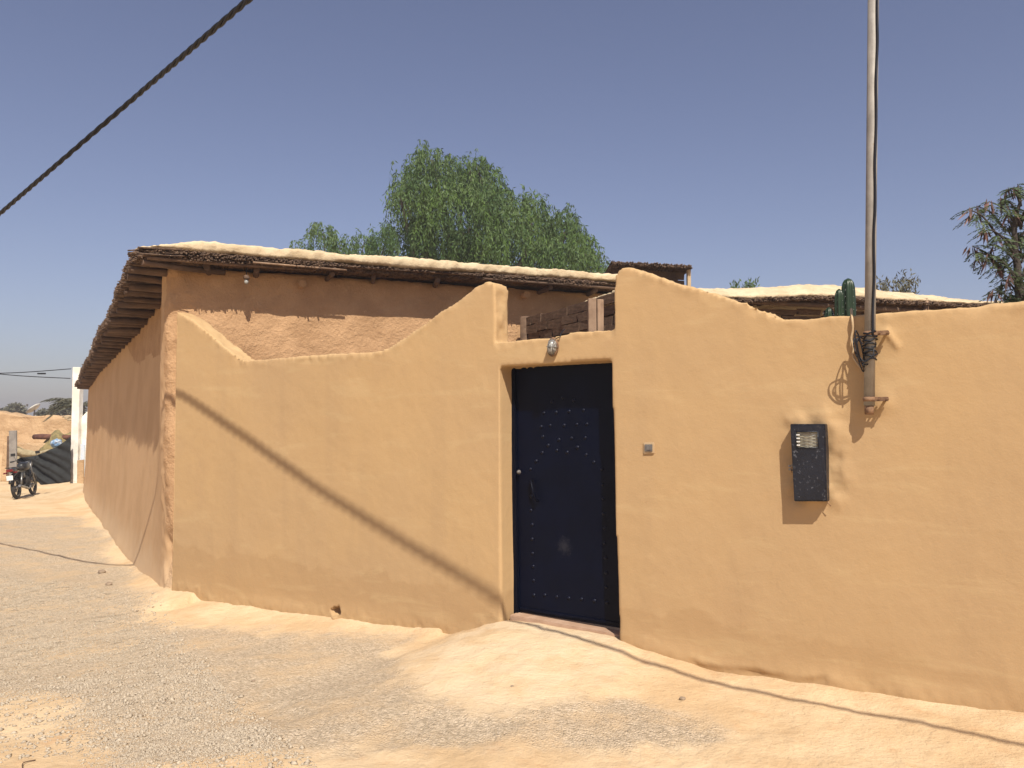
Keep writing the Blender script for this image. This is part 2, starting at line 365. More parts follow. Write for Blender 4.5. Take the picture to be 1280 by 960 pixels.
# ------------------------------------------------------------------ ground
def wall_dist(X, Y):
    """distance out of the courtyard wall plane (positive on the lane side) and place along it"""
    dx = X - W0[0]; dy = Y - W0[1]
    return dx * WN[0] + dy * WN[1], dx * WR[0] + dy * WR[1]
SN = np.array([-SD[1], SD[0]])      # out of the side wall, to the left
if SN @ FD > 0: SN = -SN
def side_dist(X, Y):
    dx = X - C0[0]; dy = Y - C0[1]
    return dx * SN[0] + dy * SN[1], dx * SD[0] + dy * SD[1]
SLAB = [hit_z(*p, -.1)[:2] for p in ((632, 780), (500, 806), (486, 845), (508, 884), (580, 905), (690, 905), (765, 872), (800, 835), (770, 800))]
def slab_sd(X, Y):      # old mortar apron before the door, ragged edge
    return poly_sd(X, Y, SLAB) + .06 * fbm(np.stack([X, Y, 0 * X], 1), 3.0, 4, 61)
KERB = [hit_z(x, y, -.5)[:2] for x, y in ((-70, 610), (0, 609), (45, 609), (75, 607), (97, 611), (106, 624))]
def ground_h(X, Y):
    X = np.asarray(X, float); Y = np.asarray(Y, float)
    d, s = wall_dist(X, Y)
    base = np.interp(s, [-34, -9, -5, -2.7, -1.2, -.4, .8, 3, 20], [-.62, -.50, -.43, -.32, -.24, -.13, -.07, -.04, 0])
    near = np.interp(s, [-34, -9, -5, -2.7, -1.5, -1.1, -.6, .5, 1.2, 3, 20], [-.62, -.50, -.39, -.27, -.215, -.19, -.035, -.005, -.06, -.02, 0])
    k = np.exp(-np.maximum(d, 0) / .75)
    h = base * (1 - k) + near * k
    # sand banked against the foot of both walls
    q, b = side_dist(X, Y)
    h = h + .07 * np.exp(-np.maximum(q, 0) / .22) * (b > -.6) * (q < 1.5)
    h = h + .035 * np.exp(-np.maximum(d, 0) / .16) * (s > -5.3) * (s < -1.2)
    # the trodden hump of mortar in front of the door
    m = np.exp(-(((s + .35) / .75) ** 2 + ((d - .35) / .5) ** 2)); h = h + .05 * m
    P = np.stack([X, Y, 0 * X], 1)
    h = h + .022 * fbm(P, .7, 3, 3) + .009 * fbm(P, 4.5, 3, 8) + .005 * np.maximum(fbm(P, 15, 3, 5), -.1)
    h = h + .013 * sstep(-.04, .05, slab_sd(X, Y))
    # the raised sandy kerb round the white house at the end of the lane
    dk = np.full(X.shape, 9.)
    far = (Y > 18) & (Y < 34) & (X < -8) & (X > -30)
    if far.any():
        q = dk[far]
        for (ax, ay), (bx, by) in zip(KERB, KERB[1:]):
            ex, ey = bx - ax, by - ay; t = np.clip(((X[far] - ax) * ex + (Y[far] - ay) * ey) / (ex * ex + ey * ey), 0, 1); q = np.minimum(q, np.hypot(X[far] - ax - t * ex, Y[far] - ay - t * ey))
        dk[far] = q
    h = h + .13 * np.exp(-(dk / .5) ** 2)
    return h
GPOLY = [hit_z(*p, -.3)[:2] for p in ((-60, 636), (96, 634), (128, 668), (150, 705), (176, 765), (290, 792), (400, 806), (480, 815), (500, 850), (560, 885), (650, 905), (800, 935), (860, 975), (180, 975), (150, 930), (90, 880), (-60, 850))]
def poly_sd(X, Y, poly):
    """signed distance to a polygon, positive inside"""
    X = np.asarray(X); Y = np.asarray(Y); dm = np.full(X.shape, 1e9); ins = np.zeros(X.shape, bool); n = len(poly)
    for i in range(n):
        ax, ay = poly[i]; bx, by = poly[(i + 1) % n]; ex, ey = bx - ax, by - ay
        t = np.clip(((X - ax) * ex + (Y - ay) * ey) / (ex * ex + ey * ey + 1e-12), 0, 1)
        dm = np.minimum(dm, np.hypot(X - ax - t * ex, Y - ay - t * ey))
        c = ((ay > Y) != (by > Y)) & (X < (bx - ax) * (Y - ay) / (by - ay + 1e-12) + ax); ins ^= c
    return np.where(ins, dm, -dm)
rr = [.3]
while rr[-1] < 620: rr.append(rr[-1] * (1.0105 if rr[-1] < 45 else 1.06) + .004)
rr = np.array(rr)
ang = np.concatenate([np.linspace(-42, 42, 430), np.linspace(42, 318, 60)[1:-1]]); ang = np.radians(ang)
A_, R_ = np.meshgrid(ang, rr); GX = (R_ * np.sin(A_)).ravel(); GY = (R_ * np.cos(A_)).ravel()
GZ = ground_h(GX, GY)
na, nr = len(ang), len(rr); idx = np.arange(na * nr).reshape(nr, na)
i0 = idx[:-1, :]; i1 = idx[1:, :]
Fc = np.stack([i0, np.roll(i0, -1, 1), np.roll(i1, -1, 1), i1], -1).reshape(-1, 4)
gme = np_mesh('ground', np.stack([GX, GY, GZ], 1), Fc)
gat = gme.attributes.new('gravel', 'FLOAT', 'POINT')
gv = sstep(-.6, .5, poly_sd(GX, GY, GPOLY) + .18 * fbm(np.stack([GX, GY, 0 * GX], 1), 1.1, 3, 31))
gv = gv * (1 - .7 * sstep(-.22, .30, slab_sd(GX, GY)))
gat.data.foreach_set('value', gv.astype(np.float32))
mat_ = gme.attributes.new('mortar', 'FLOAT', 'POINT'); mat_.data.foreach_set('value', sstep(-.22, .25, slab_sd(GX, GY)).astype(np.float32))
tag(link('ground', gme, M['ground'], smooth=True), kind='structure')

# loose gravel: small irregular stones
def stones(name, m, cx, cy, size, origin):
    n = len(cx); cz = ground_h(cx, cy)
    oct_ = np.array([[1, 0, 0], [0, 1, 0], [-1, 0, 0], [0, -1, 0], [0, 0, 1.], [0, 0, -1]])
    tri = np.array([[0, 1, 4], [1, 2, 4], [2, 3, 4], [3, 0, 4], [1, 0, 5], [2, 1, 5], [3, 2, 5], [0, 3, 5]])
    V = oct_[None] * RNG.uniform(.6, 1.25, (n, 6, 1)) * size[:, None, None]
    V[:, :, 2] *= .6; th = RNG.uniform(0, 2 * pi, n); c, s = np.cos(th)[:, None], np.sin(th)[:, None]
    x = V[:, :, 0] * c - V[:, :, 1] * s; y = V[:, :, 0] * s + V[:, :, 1] * c
    V = np.stack([x + cx[:, None], y + cy[:, None], V[:, :, 2] + cz[:, None] + size[:, None] * .12], -1).reshape(-1, 3)
    Fs = (tri[None] + (np.arange(n) * 6)[:, None, None]).reshape(-1, 3)
    return link(name, np_mesh(name, V, Fs), m, origin=origin)
M['stone'] = mat('gravel_stone', (.50, .42, .31), (.33, .27, .20), .9, 60, 2, contrast=(.3, .7), spec=.2)
def sample(n, test):
    X = []; Y = []; tot = 0
    while tot < n:
        r = 2.6 * np.exp(RNG.uniform(0, 2.0, 40000)); a = RNG.uniform(-.62, .62, 40000)
        x = r * np.sin(a); y = r * np.cos(a); k = test(x, y); X.append(x[k]); Y.append(y[k]); tot += k.sum()
    return np.concatenate(X)[:n], np.concatenate(Y)[:n]
def in_gravel(x, y):
    g = sstep(-.4, .5, poly_sd(x, y, GPOLY) + .18 * fbm(np.stack([x, y, 0 * x], 1), 1.1, 3, 31)) * (1 - .8 * sstep(-.22, .25, slab_sd(x, y))); q, b = side_dist(x, y); d, s = wall_dist(x, y)
    return (RNG.random(len(x)) < g * (.55 + .45 * fbm(np.stack([x, y, 0 * x], 1), 2.2, 2, 77))) & (q > .1) & (d > .12)
sx_, sy_ = sample(52000, in_gravel)
tag(stones('gravel', M['stone'], sx_, sy_, RNG.uniform(.0035, .0090, len(sx_)) * RNG.choice([1] * 30 + [1.9], len(sx_)), (0, 0, 0)), 'grey gravel spread over the lane in front of the wall', 'gravel', kind='stuff')
def on_sand(x, y):
    q, b = side_dist(x, y); d, s = wall_dist(x, y); clump = fbm(np.stack([x, y, 0 * x], 1), 1.7, 2, 5) > .1
    near = (np.minimum(np.where(d > 0, d, 9), np.where(q > 0, q, 9)) < .45) & (RNG.random(len(x)) < .8)
    return ((q > .04) & (d > .04)) & (clump | near)
px_, py_ = sample(9500, on_sand)
tag(stones('pebbles', M['stone'], px_, py_, RNG.uniform(.003, .010, len(px_)) * RNG.choice([1, 1, 1, 1, 1.6, 2.4], len(px_)), (0, 0, 0)), 'small loose pebbles scattered on the sand by the wall', 'pebbles', kind='stuff')

# ------------------------------------------------------------------ courtyard wall
TH = .20
top_px = [(221, 389), (240, 400), (270, 425), (300, 450), (310, 452), (360, 448), (400, 445), (440, 443), (478, 440), (487, 436), (510, 421), (540, 400), (575, 373), (596, 357), (608, 352), (616, 354), (618, 360),
          (619, 429), (650, 427), (688, 424), (705, 419), (735, 416), (766, 414), (768, 413), (769.5, 348), (773, 337), (783, 333.5), (796, 336), (806, 342), (813, 342), (850, 355), (900, 369), (930, 380), (955, 389), (970, 398), (985, 401),
          (1010, 399), (1040, 396), (1075, 394), (1110, 390), (1180, 386), (1230, 381), (1280, 378)]
outl = [sz(*p) for p in top_px]
ds0, dz0 = sz(624, 458); ds1, dz1 = sz(764, 450); db0 = sz(629, 790)[0]; db1 = sz(776, 800)[0]
outl = outl + [(5.0, 2.32), (6.5, 2.26), (8.5, 2.3), (8.5, -.9), (db1 + .01, -.9), (ds1, dz1), (ds0, dz0), (db0 - .01, -.9), (outl[0][0], -.9)]
bm = bmesh.new(); prism(bm, [wp(s, z, 0) for s, z in outl], -WN * TH)
wme, V, Nn = remeshed(bm, .0175, 1)
loc = V - W0; S_ = loc @ WR; D_ = loc @ WN; Zc = V[:, 2]
disp = .008 * fbm(V, .9, 2, 11) + .0016 * fbm(V, 5, 2, 12) + .0006 * fbm(V, 22, 2, 13)
ridge = (np.abs(D_) > -1) * np.exp(-((Zc - np.interp(S_, [o[0] for o in outl[:46]], [o[1] for o in outl[:46]])) / .05) ** 2)
disp = disp + ridge * .009 * fbm(V, 11, 3, 21)
# rough hand-thrown plaster round the meter box and round the two pole brackets
def rim(sc, zc, hs, hz, wdt):
    qx = np.abs(S_ - sc) - hs; qz = np.abs(Zc - zc) - hz
    e = np.hypot(np.maximum(qx, 0), np.maximum(qz, 0)) + np.minimum(np.maximum(qx, qz), 0)
    return np.exp(-(np.maximum(e, 0) / wdt) ** 2)
bs0, bz1 = sz(995, 530); bs1, _ = sz(1040, 530); _, bz0 = sz(1000, 625)
front = sstep(-.03, -.005, D_)
rm = rim((bs0 + bs1) / 2 + .02, (bz0 + bz1) / 2 + .02, (bs1 - bs0) / 2, (bz1 - bz0) / 2, .085)
disp = disp + front * rm * (.010 + .02 * fbm(V, 8, 3, 40))
for pxx, pyy in ((1100, 416), (1102, 500)):
    s1, z1 = sz(pxx, pyy); g = np.exp(-(((S_ - s1) / .075) ** 2 + ((Zc - z1) / .07) ** 2)); disp = disp + front * g * (.012 + .01 * fbm(V, 14, 2, 41))
# scraped scar beside the upper bracket
s1, z1 = sz(1108, 414); s2, z2 = sz(1122, 433)
tt = np.clip(((S_ - s1) * (s2 - s1) + (Zc - z1) * (z2 - z1)) / ((s2 - s1) ** 2 + (z2 - z1) ** 2), 0, 1)
disp = disp + front * .012 * np.exp(-((np.hypot(S_ - s1 - tt * (s2 - s1), Zc - z1 - tt * (z2 - z1))) / .018) ** 2)
# crumbling foot
foot = np.exp(-((Zc - ground_h(V[:, 0], V[:, 1])) / .09) ** 2) * front
disp = disp + foot * (.010 + .012 * fbm(V, 2.5, 3, 55) + .004 * fbm(V, 20, 2, 56))
# undercut where the plaster has broken away from the ground, right of the door
gz_ = ground_h(V[:, 0], V[:, 1]); und = front * (1 - sstep(.02, .05, Zc - gz_ + .015 * vnoise(V, 7, 91))) * sstep(.95, 1.1, S_) * (1 - sstep(1.85, 1.95, S_)); disp = disp - und * .022 * (1 + .8 * vnoise(V, 5, 92))
# broken drain hole low in the left half, with a lip of mortar under it
hs, hz = sz(421, 764)
e = np.sqrt(((S_ - hs) / .055) ** 2 + ((Zc - hz) / .035) ** 2) + .35 * vnoise(V, 30, 66)
hole = 1 - sstep(.75, 1.1, e)
lip = np.exp(-(((S_ - hs) / .05) ** 2 + ((Zc - hz + .062) / .028) ** 2)) * front
V2 = V + Nn * disp[:, None] + WN[None] * (lip * .035 - hole * front * .13)[:, None]
put(wme, V2)
tag(link('courtyard_wall', wme, M['plaster'], origin=wp(0, 0), smooth=True), 'tall ochre plastered courtyard wall with a stepped wavy top, pierced by the blue door', 'wall')

# ------------------------------------------------------------------ door
door = empty('entrance_door', DOORL); tag(door, 'narrow navy blue studded metal door set deep in the ochre wall', 'door')
def dq(px, py, off=DOOR_OFF): return hit_wall(px, py, off)
def quad_slab(name, a, b, c, d, th, m, parent, bev=.003):
    bm = bmesh.new(); P = [Vector([float(v) for v in p]) for p in (a, b, c, d)]; nn = Vector([float(v) for v in WN])
    v = [bm.verts.new(p) for p in P] + [bm.verts.new(p - nn * th) for p in P]
    for q in ((0, 1, 2, 3), (7, 6, 5, 4), (0, 4, 5, 1), (1, 5, 6, 2), (2, 6, 7, 3), (3, 7, 4, 0)): bm.faces.new([v[i] for i in q])
    bmesh.ops.recalc_face_normals(bm, faces=bm.faces)
    if bev: bmesh.ops.bevel(bm, geom=list(bm.edges), offset=bev, segments=2, affect='EDGES')
    return link(name, bm_mesh(name, bm), m, parent)
sTL, zTL = sz(641, 468, DOOR_OFF); sBL, zBL = sz(645, 772, DOOR_OFF)
sTR = ds1 + .03; sBR = db1 + .015; zT = dz0 + .05; zB = .04
L0 = lambda z: sBL + (sTL - sBL) * (z - zBL) / (zTL - zBL)
R0_ = lambda z: sBR + (sTR - sBR) * (z - zBL) / (zTL - zBL)
fw = .035
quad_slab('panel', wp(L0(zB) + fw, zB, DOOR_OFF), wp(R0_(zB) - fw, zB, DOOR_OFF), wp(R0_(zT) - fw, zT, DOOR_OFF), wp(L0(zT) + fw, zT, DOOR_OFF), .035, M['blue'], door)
def frame_side(f, a, b): return quad_slab('frame', wp(f(zB) + a, zB - .03, DOOR_OFF + .028), wp(f(zB) + b, zB - .03, DOOR_OFF + .028), wp(f(zT) + b, zT, DOOR_OFF + .028), wp(f(zT) + a, zT, DOOR_OFF + .028), .07, M['blueframe'], door)
frame_side(L0, -.008, fw); frame_side(R0_, -fw, .012)
zf = zT - .045
quad_slab('frame', wp(L0(zf) + fw + .002, zf, DOOR_OFF + .026), wp(R0_(zf) - fw - .002, zf + .01, DOOR_OFF + .026), wp(R0_(zT) - fw - .002, zT + .02, DOOR_OFF + .026), wp(L0(zT) + fw + .002, zT + .02, DOOR_OFF + .026), .06, M['blueframe'], door)
# inner bevel strip along the foot of the leaf
a = wp(L0(.075) + fw + .004, .062, DOOR_OFF + .012); b = wp(R0_(.075) - fw - .004, .062, DOOR_OFF + .012)
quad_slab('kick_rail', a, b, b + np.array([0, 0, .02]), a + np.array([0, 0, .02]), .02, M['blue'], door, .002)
stud_px = [(215, 197), (248, 185), (281, 193), (192, 231), (229, 229), (268, 226), (311, 222), (184, 272), (211, 268), (253, 268), (291, 265), (321, 264),
           (189, 302), (237, 311), (275, 306), (316, 305), (205, 328), (293, 334), (187, 350), (231, 343), (262, 349), (319, 356), (169, 375), (342, 378), (152, 399), (366, 400),
           (152, 439), (154, 481), (153, 523), (157, 566), (157, 609), (158, 652), (160, 691), (161, 733), (368, 445), (370, 488), (371, 533), (374, 577), (374, 622), (377, 666), (378, 710), (379, 753),
           (162, 777), (195, 777), (231, 782), (267, 786), (305, 789), (344, 794), (381, 799)]
zW = Vector([float(v) for v in WN]); MW = zW.to_track_quat('Z', 'Y').to_matrix().to_4x4()
bm = bmesh.new(); lathe(bm, [(.0145, 0), (.014, .003), (.010, .008), (.004, .0105), (.0005, .011)], MW, 10); stud_me = bm_mesh('stud', bm); stud_me.materials.append(mat('stud_paint', (.0018, .0045, .018), (.0015, .0035, .013), .40, 30, 3, spec=.25))
for i, (x, y) in enumerate(stud_px):
    P = dq(600 + x / 2.4, 420 + y / 2.4)
    o = bpy.data.objects.new('stud', stud_me); COL.objects.link(o); o.parent = door
    o.location = Vector([float(v) for v in P]) - OFF[door.name]; o.scale = [random.uniform(.85, 1.1)] * 3
# pull handle and lock
hA = dq(666, 600); hB = dq(673, 626); out = WN * .035
hd = tube_obj('handle', [hA, hA + out, (hA + hB) / 2 + out * 1.25, hB + out, hB], [.006, .009, .011, .009, .006], M['blueframe'], door)
bm = bmesh.new(); lathe(bm, [(.018, 0), (.018, .006), (.011, .012), (.011, .022), (.004, .024)], Matrix.Translation(Vector([float(v) for v in dq(649, 590, DOOR_OFF + .028)])) @ MW, 14)
link('lock', bm_mesh('lock', bm), M['plasticgrey'], door)
# threshold board
quad_slab('threshold', wp(db0 + .004, -.055, -.085), wp(db1 - .006, -.035, -.085), wp(db1 - .006, .022, -.085), wp(db0 + .004, .036, -.085), .12, mat('threshold_mortar', (.43, .29, .20), (.36, .23, .15), .9, 9, 6, bumps=[('noise', 30, .4, .006)]), door, .006)

# ------------------------------------------------------------------ meter box
BD = .092
pTL = hit_wall(987, 530, BD); pTR = hit_wall(1031, 530, BD); pBL = hit_wall(992, 627, BD); pBR = hit_wall(1033, 627, BD)
mb = empty('meter_box', hit_wall(1010, 627, 0)); tag(mb, 'chipped black metal electricity meter box with a small meshed window', 'meter box')
quad_slab('body', pBL - WN * .012, pBR - WN * .012, pTR - WN * .012, pTL - WN * .012, BD, M['box'], mb, .004)
u = (pTR - pTL); v = (pBL - pTL); ul = np.linalg.norm(u); vl = np.linalg.norm(v)
def mbp(a, b, off=0): return pTL * (1 - a) * (1 - b) + pTR * a * (1 - b) + pBL * (1 - a) * b + pBR * a * b + WN * off
def mb_slab(name, a0, b0, a1, b1, off, th, m, bev=.002, parent=None): return quad_slab(name, mbp(a0, b1, off), mbp(a1, b1, off), mbp(a1, b0, off), mbp(a0, b0, off), th, m, parent or mb, bev)
wa0, wb0, wa1, wb1 = .17, .10, .80, .31
# the door leaf is four pieces round the window opening, joined
bm = bmesh.new()
for (a0, b0, a1, b1) in ((.03, .02, .97, wb0), (.03, wb1, .97, .98), (.03, wb0, wa0, wb1), (wa1, wb0, .97, wb1)):
    P = [mbp(a0, b1), mbp(a1, b1), mbp(a1, b0), mbp(a0, b0)]
    P = [Vector([float(t) for t in p]) for p in P]; vs = [bm.verts.new(p) for p in P] + [bm.verts.new(p - zW * .011) for p in P]
    for q in ((0, 1, 2, 3), (7, 6, 5, 4), (0, 4, 5, 1), (1, 5, 6, 2), (2, 6, 7, 3), (3, 7, 4, 0)): bm.faces.new([vs[i] for i in q])
mleaf = link('door', bm_mesh('door', bm), M['box'], mb)
mw = mb_slab('window', wa0 + .01, wb0 + .004, wa1 - .01, wb1 - .004, -.009, .002, mat('dusty_window', (.36, .33, .24), (.24, .22, .16), .3, 14, 5, spec=.6), 0, mleaf)
for k in range(5):
    t0 = k / 5; t1 = (k + 1) / 5
    for (ta, tb) in ((t0, t1), (t1, t0)):
        A = mbp(wa0 + (wa1 - wa0) * .04, wb0 + (wb1 - wb0) * ta, -.003); B = mbp(wa1 - (wa1 - wa0) * .04, wb0 + (wb1 - wb0) * tb, -.003)
        tube_obj('mesh_wire', [A, B], .0012, M['steel'], mleaf, 5)
for k in range(4):
    A = mbp(wa0 + .06, wb0 + (wb1 - wb0) * (.2 + .21 * k), .0); box_obj('louvre', A, (.02, .012, .008), M['plate'], mleaf, X=WR, Y=WN, Z=(0, 0, 1), bev=.002)
fr = [mbp(wa0, wb0, .002), mbp(wa1, wb0, .002), mbp(wa1, wb1, .002), mbp(wa0, wb1, .002)]
bm = bmesh.new()
for i in range(4): tube(bm, [fr[i], fr[(i + 1) % 4]], .003, 6)
link('window_frame', bm_mesh('window_frame', bm), M['box'], mleaf)
box_obj('hinge', mbp(.985, .13, -.004), (.014, .008, .04), M['box'], mb, X=WR, Y=WN, bev=.002)
box_obj('hinge', mbp(.985, .78, -.004), (.014, .008, .04), M['box'], mb, X=WR, Y=WN, bev=.002)
bm = bmesh.new()
c = mbp(-.05, .56, -.03)
for k in range(5):
    add_box(bm, c + WR * random.uniform(-.012, .008) + np.array([0, 0, random.uniform(-.02, .02)]) + WN * random.uniform(-.01, .01), (.012, .004, .010), WR, WN, (0, 0, 1), jit=.003)
link('latch', bm_mesh('latch', bm), M['steel'], mb)
tube_obj('hasp_wire', [mbp(.02, .56, -.02), mbp(-.07, .58, -.02), mbp(-.05, .63, -.03), mbp(.02, .62, -.02)], .002, M['rust'], mb, 5)
A = hit_wall(1036, 628, .01)
tube_obj('bent_wire', [A - WN * .02 + np.array([0, 0, .02]), A + WN * .03, A + WR * .02 + WN * .03 + np.array([0, 0, -.02])], .003, M['rust'], mb, 5)

# ------------------------------------------------------------------ doorbell switch beside the door
db = empty('doorbell', hit_wall(810, 567, 0)); tag(db, 'small square grey doorbell button in a pale plaster surround right of the door', 'doorbell')
a, b, c, d = (hit_wall(*p, .012) for p in ((804, 567.5), (817.5, 567), (817.5, 552.5), (804, 553)))
quad_slab('surround', a, b, c, d, .03, M['concrete'], db, .004)
a, b, c, d = (hit_wall(*p, .019) for p in ((805.5, 564.5), (815, 564.5), (815, 555.5), (805.5, 555.5)))
quad_slab('button_plate', a, b, c, d, .012, M['plasticgrey'], db, .002)
a, b, c, d = (hit_wall(*p, .023) for p in ((808, 562.5), (813, 562.5), (813, 557.5), (808, 557.5)))
quad_slab('button', a, b, c, d, .006, M['plasticgrey'], db, .001)

# ------------------------------------------------------------------ bulkhead lamp over the door
lp = hit_wall(691, 434, .03); lamp = empty('wall_lamp', lp); tag(lamp, 'small oval caged bulkhead lamp above the lintel of the blue door', 'lamp')
up = (hit_wall(692, 422, .05) - hit_wall(690, 446, .05)); up /= np.linalg.norm(up); nrm = (WN * .93 - np.array([0, 0, .2]) + WR * .15); nrm -= up * (nrm @ up); nrm /= np.linalg.norm(nrm); rt = np.cross(up, nrm)
ML = Matrix([[float(rt[i]), float(up[i]), float(nrm[i]), float(lp[i])] for i in range(3)] + [[0, 0, 0, 1]])
SC = Matrix.Diagonal((.74, 1.18, 1, 1))
bm = bmesh.new(); lathe(bm, [(.052, -.03), (.060, -.012), (.061, .004), (.052, .008)], ML @ SC, 22); link('base', bm_mesh('base', bm), M['rust'], lamp)
bm = bmesh.new(); lathe(bm, [(.050, .004), (.050, .02), (.042, .040), (.024, .054), (.003, .058)], ML @ SC, 22); link('glass', bm_mesh('glass', bm), M['glass'], lamp)
def lpnt(x, y, z): return list(ML @ Vector((x, y, z)))
cagem = mat('cage_wire', (.10, .085, .07), (.2, .19, .17), .6, 30, 4)
for k in (-1, 0, 1):
    tube_obj('cage_bar', [lpnt(k * .018, -.066, .006), lpnt(k * .021, -.048, .042), lpnt(k * .022, 0, .060), lpnt(k * .021, .048, .042), lpnt(k * .018, .066, .006)], .0028, cagem, lamp, 6)
tube_obj('cage_bar', [lpnt(-.045, 0, .006), lpnt(-.034, 0, .044), lpnt(0, 0, .062), lpnt(.034, 0, .044), lpnt(.045, 0, .006)], .0028, cagem, lamp, 6)
for yy in (-.066, .070): box_obj('lug', lpnt(0, yy, .004), (.018, .016, .012), M['rust'], lamp, X=rt, Y=up, Z=nrm, bev=.002)
q = hit_wall(700, 421, .02)
tube_obj('feed_wire', [lpnt(.01, .066, -.01), (np.array(lpnt(.02, .075, -.02)) + q) / 2, q, q + np.array([.01, .02, .03]), hit_wall(706, 419, -.05) + np.array([0, 0, .05])], .0035, M['cable'], lamp, 6)

# ------------------------------------------------------------------ service pole on the wall
PO = .075
pb = hit_wall(1086.5, 507, PO); pt_ = hit_wall(1091, 60, PO); dirp = (pt_ - pb) / (pt_[2] - pb[2])
pole = empty('service_pole', pb); tag(pole, 'slender galvanised steel electricity pole clamped to the wall above the meter box', 'pole')
tp = pb + dirp * 3.6
tube_obj('pipe', [pb, pb + dirp * 1.2, tp], [.0315, .0315, .0325], M['pipe'], pole, 20)
tube_obj('pipe_foot', [pb - dirp * .055, pb + dirp * .004], [.0255, .0265], M['rust'], pole, 16)
def pat(py):      # the pole's own point at a picture height
    z = hit_wall(1087, py, PO)[2]; return pb + dirp * (z - pb[2])
for py in (417, 499):
    c = pat(py); br = empty('tmp', c) if False else None
    cl = tube_obj('clamp', [c + np.array([0, 0, -.014]), c + np.array([0, 0, .014])], .0365, M['rust'], pole, 18)
    e1 = c + WR * .085
    box_obj('clamp_arm', (c + WR * .055 + WN * .012), (.10, .006, .026), M['rust'], pole, X=WR, Y=WN, bev=.001)
    box_obj('clamp_arm', (c + WR * .055 - WN * .018), (.10, .006, .026), M['rust'], pole, X=WR, Y=WN, bev=.001)
    tube_obj('wall_rod', [e1 + WN * .002, e1 - WN * (PO + .04)], .009, M['rust'], pole, 8)
    tube_obj('bolt', [c + WR * .058 + WN * .030, c + WR * .058 - WN * .034], .006, M['rust'], pole, 6)
    tube_obj('bolt', [c + WR * .102 + WN * .024, c + WR * .102 - WN * .030], .005, M['rust'], pole, 6)
# cable strapped along the right side of the pole
pts = []
for k in range(26):
    t = k / 25; z = .42 + t * 3.25; ang_ = .95 - .40 * t + .08 * sin(k * 1.7)
    pts.append(pb + dirp * z + (WR * cos(ang_) + WN * sin(ang_)) * (.0385 + .0015 * sin(k * 2.3)))
cb = empty('service_cable', pat(430)); tag(cb, 'black service cable running down the steel pole and coiled round it', 'cable')
tube_obj('cable_run', smooth_pts(pts, 3), .0075, M['cable'], cb, 7)
co_ = []
c1 = pat(415); c2 = pat(452)
for k in range(60):
    t = k / 59; c = c1 * (1 - t) + c2 * t; a_ = k * .82
    co_.append(c + WR * cos(a_) * (.038 + .005 * sin(k)) + WN * sin(a_) * (.042 + .005 * cos(k * 1.7)) + np.array([0, 0, .008 * sin(k * 2.1)]))
tube_obj('cable_coil', co_, .0055, M['cable'], cb, 6)
for (pl, r_) in ((((1080, 424), (1070, 420), (1067, 430), (1072, 447), (1083, 456), (1090, 448)), .0042),
                 (((1082, 422), (1074, 421), (1071, 436), (1080, 452), (1092, 441), (1086, 425)), .0040),
                 (((1079, 430), (1069, 424), (1072, 440), (1079, 458)), .0036)):
    tube_obj('cable_loop', smooth_pts([hit_wall(x, y, PO + .035 + .03 * sin(i * 1.4 + r_ * 900)) for i, (x, y) in enumerate(pl)], 6), r_, M['cable'], cb, 6)
# a looser coil standing off the wall throws the ringed shadow below
lc = hit_wall(1083, 437, .15)
kf = -(((lc - W0) @ WN)) / (np.array(SUNV) @ WN)
def loop_src(px, py, off):      # the place off the wall whose shadow falls on this spot of the wall
    S = hit_wall(px, py, 0.0); sv = np.array(SUNV); return S + sv * (off / (sv @ WN))
ring = [(1062, 482), (1050, 476), (1037, 482), (1036, 495), (1046, 506), (1059, 503), (1064, 492), (1060, 480), (1052, 478), (1043, 484), (1041, 493), (1050, 498), (1060, 496), (1068, 487), (1074, 478)]
tube_obj('cable_loop', smooth_pts([loop_src(x, y, .125 - .0033 * (x - 1052)) for x, y in ring], 5), .0045, M['cable'], cb, 6)
# pale cord hanging over the wall top
cord = [hit_wall(1064, 392, -.08) + np.array([0, 0, .03]), hit_wall(1065, 397, .015), hit_wall(1066, 412, .02), hit_wall(1064, 424, .022), hit_wall(1067, 436, .02), hit_wall(1066, 445, .02), hit_wall(1072, 455, .03), hit_wall(1079, 462, .06)]
tag(tube_obj('hanging_cord', smooth_pts(cord, 5), .0075, M['concrete'], None, 7, origin=hit_wall(1066, 412)), 'pale plaster coated cord hanging over the wall top left of the pole', 'cord')

# ------------------------------------------------------------------ adobe house behind the wall
house = empty('adobe_house', hp(0, 0, -.4)); tag(house, 'low straw plastered adobe house with a reed and mud flat roof behind the courtyard wall', 'house')
def under(a, b): return 3.38 + .022 * a - .055 * b - .05 * (a < 0) * abs(a)
HL = 15.3; HW = 6.7; TW = .45
bm = bmesh.new()
def wall_solid(cs, z0, zfun, lean):
    lo = [bm.verts.new(Vector(hp(a, b, z0))) for a, b in cs]
    hi = [bm.verts.new(Vector(hp(a + lean(a, b)[0], b + lean(a, b)[1], zfun(a, b)))) for a, b in cs]
    n = len(cs); f1 = bm.faces.new(lo); f2 = bm.faces.new(hi)
    for i in range(n): bm.faces.new((lo[i], lo[(i + 1) % n], hi[(i + 1) % n], hi[i]))
    bmesh.ops.triangulate(bm, faces=[f1, f2])
cs = [(0.10, -.0), (HW, 0), (HW, TW), (TW, TW), (TW, HL), (0, HL)] + [(0, HL * k / 12) for k in range(11, 0, -1)] + [(0, .12), (.03, .04)]
wall_solid(cs, -.9, lambda a, b: under(max(a, 0), b) + .01, lambda a, b: (0, 0))
hme, V, Nn = remeshed(bm, .042, 4)
rel = V[:, :2] - C0; Mi = np.linalg.inv(np.stack([FD, SD], 1)); ab = rel @ Mi.T; aa, bb = ab[:, 0], ab[:, 1]
zz = V[:, 2]
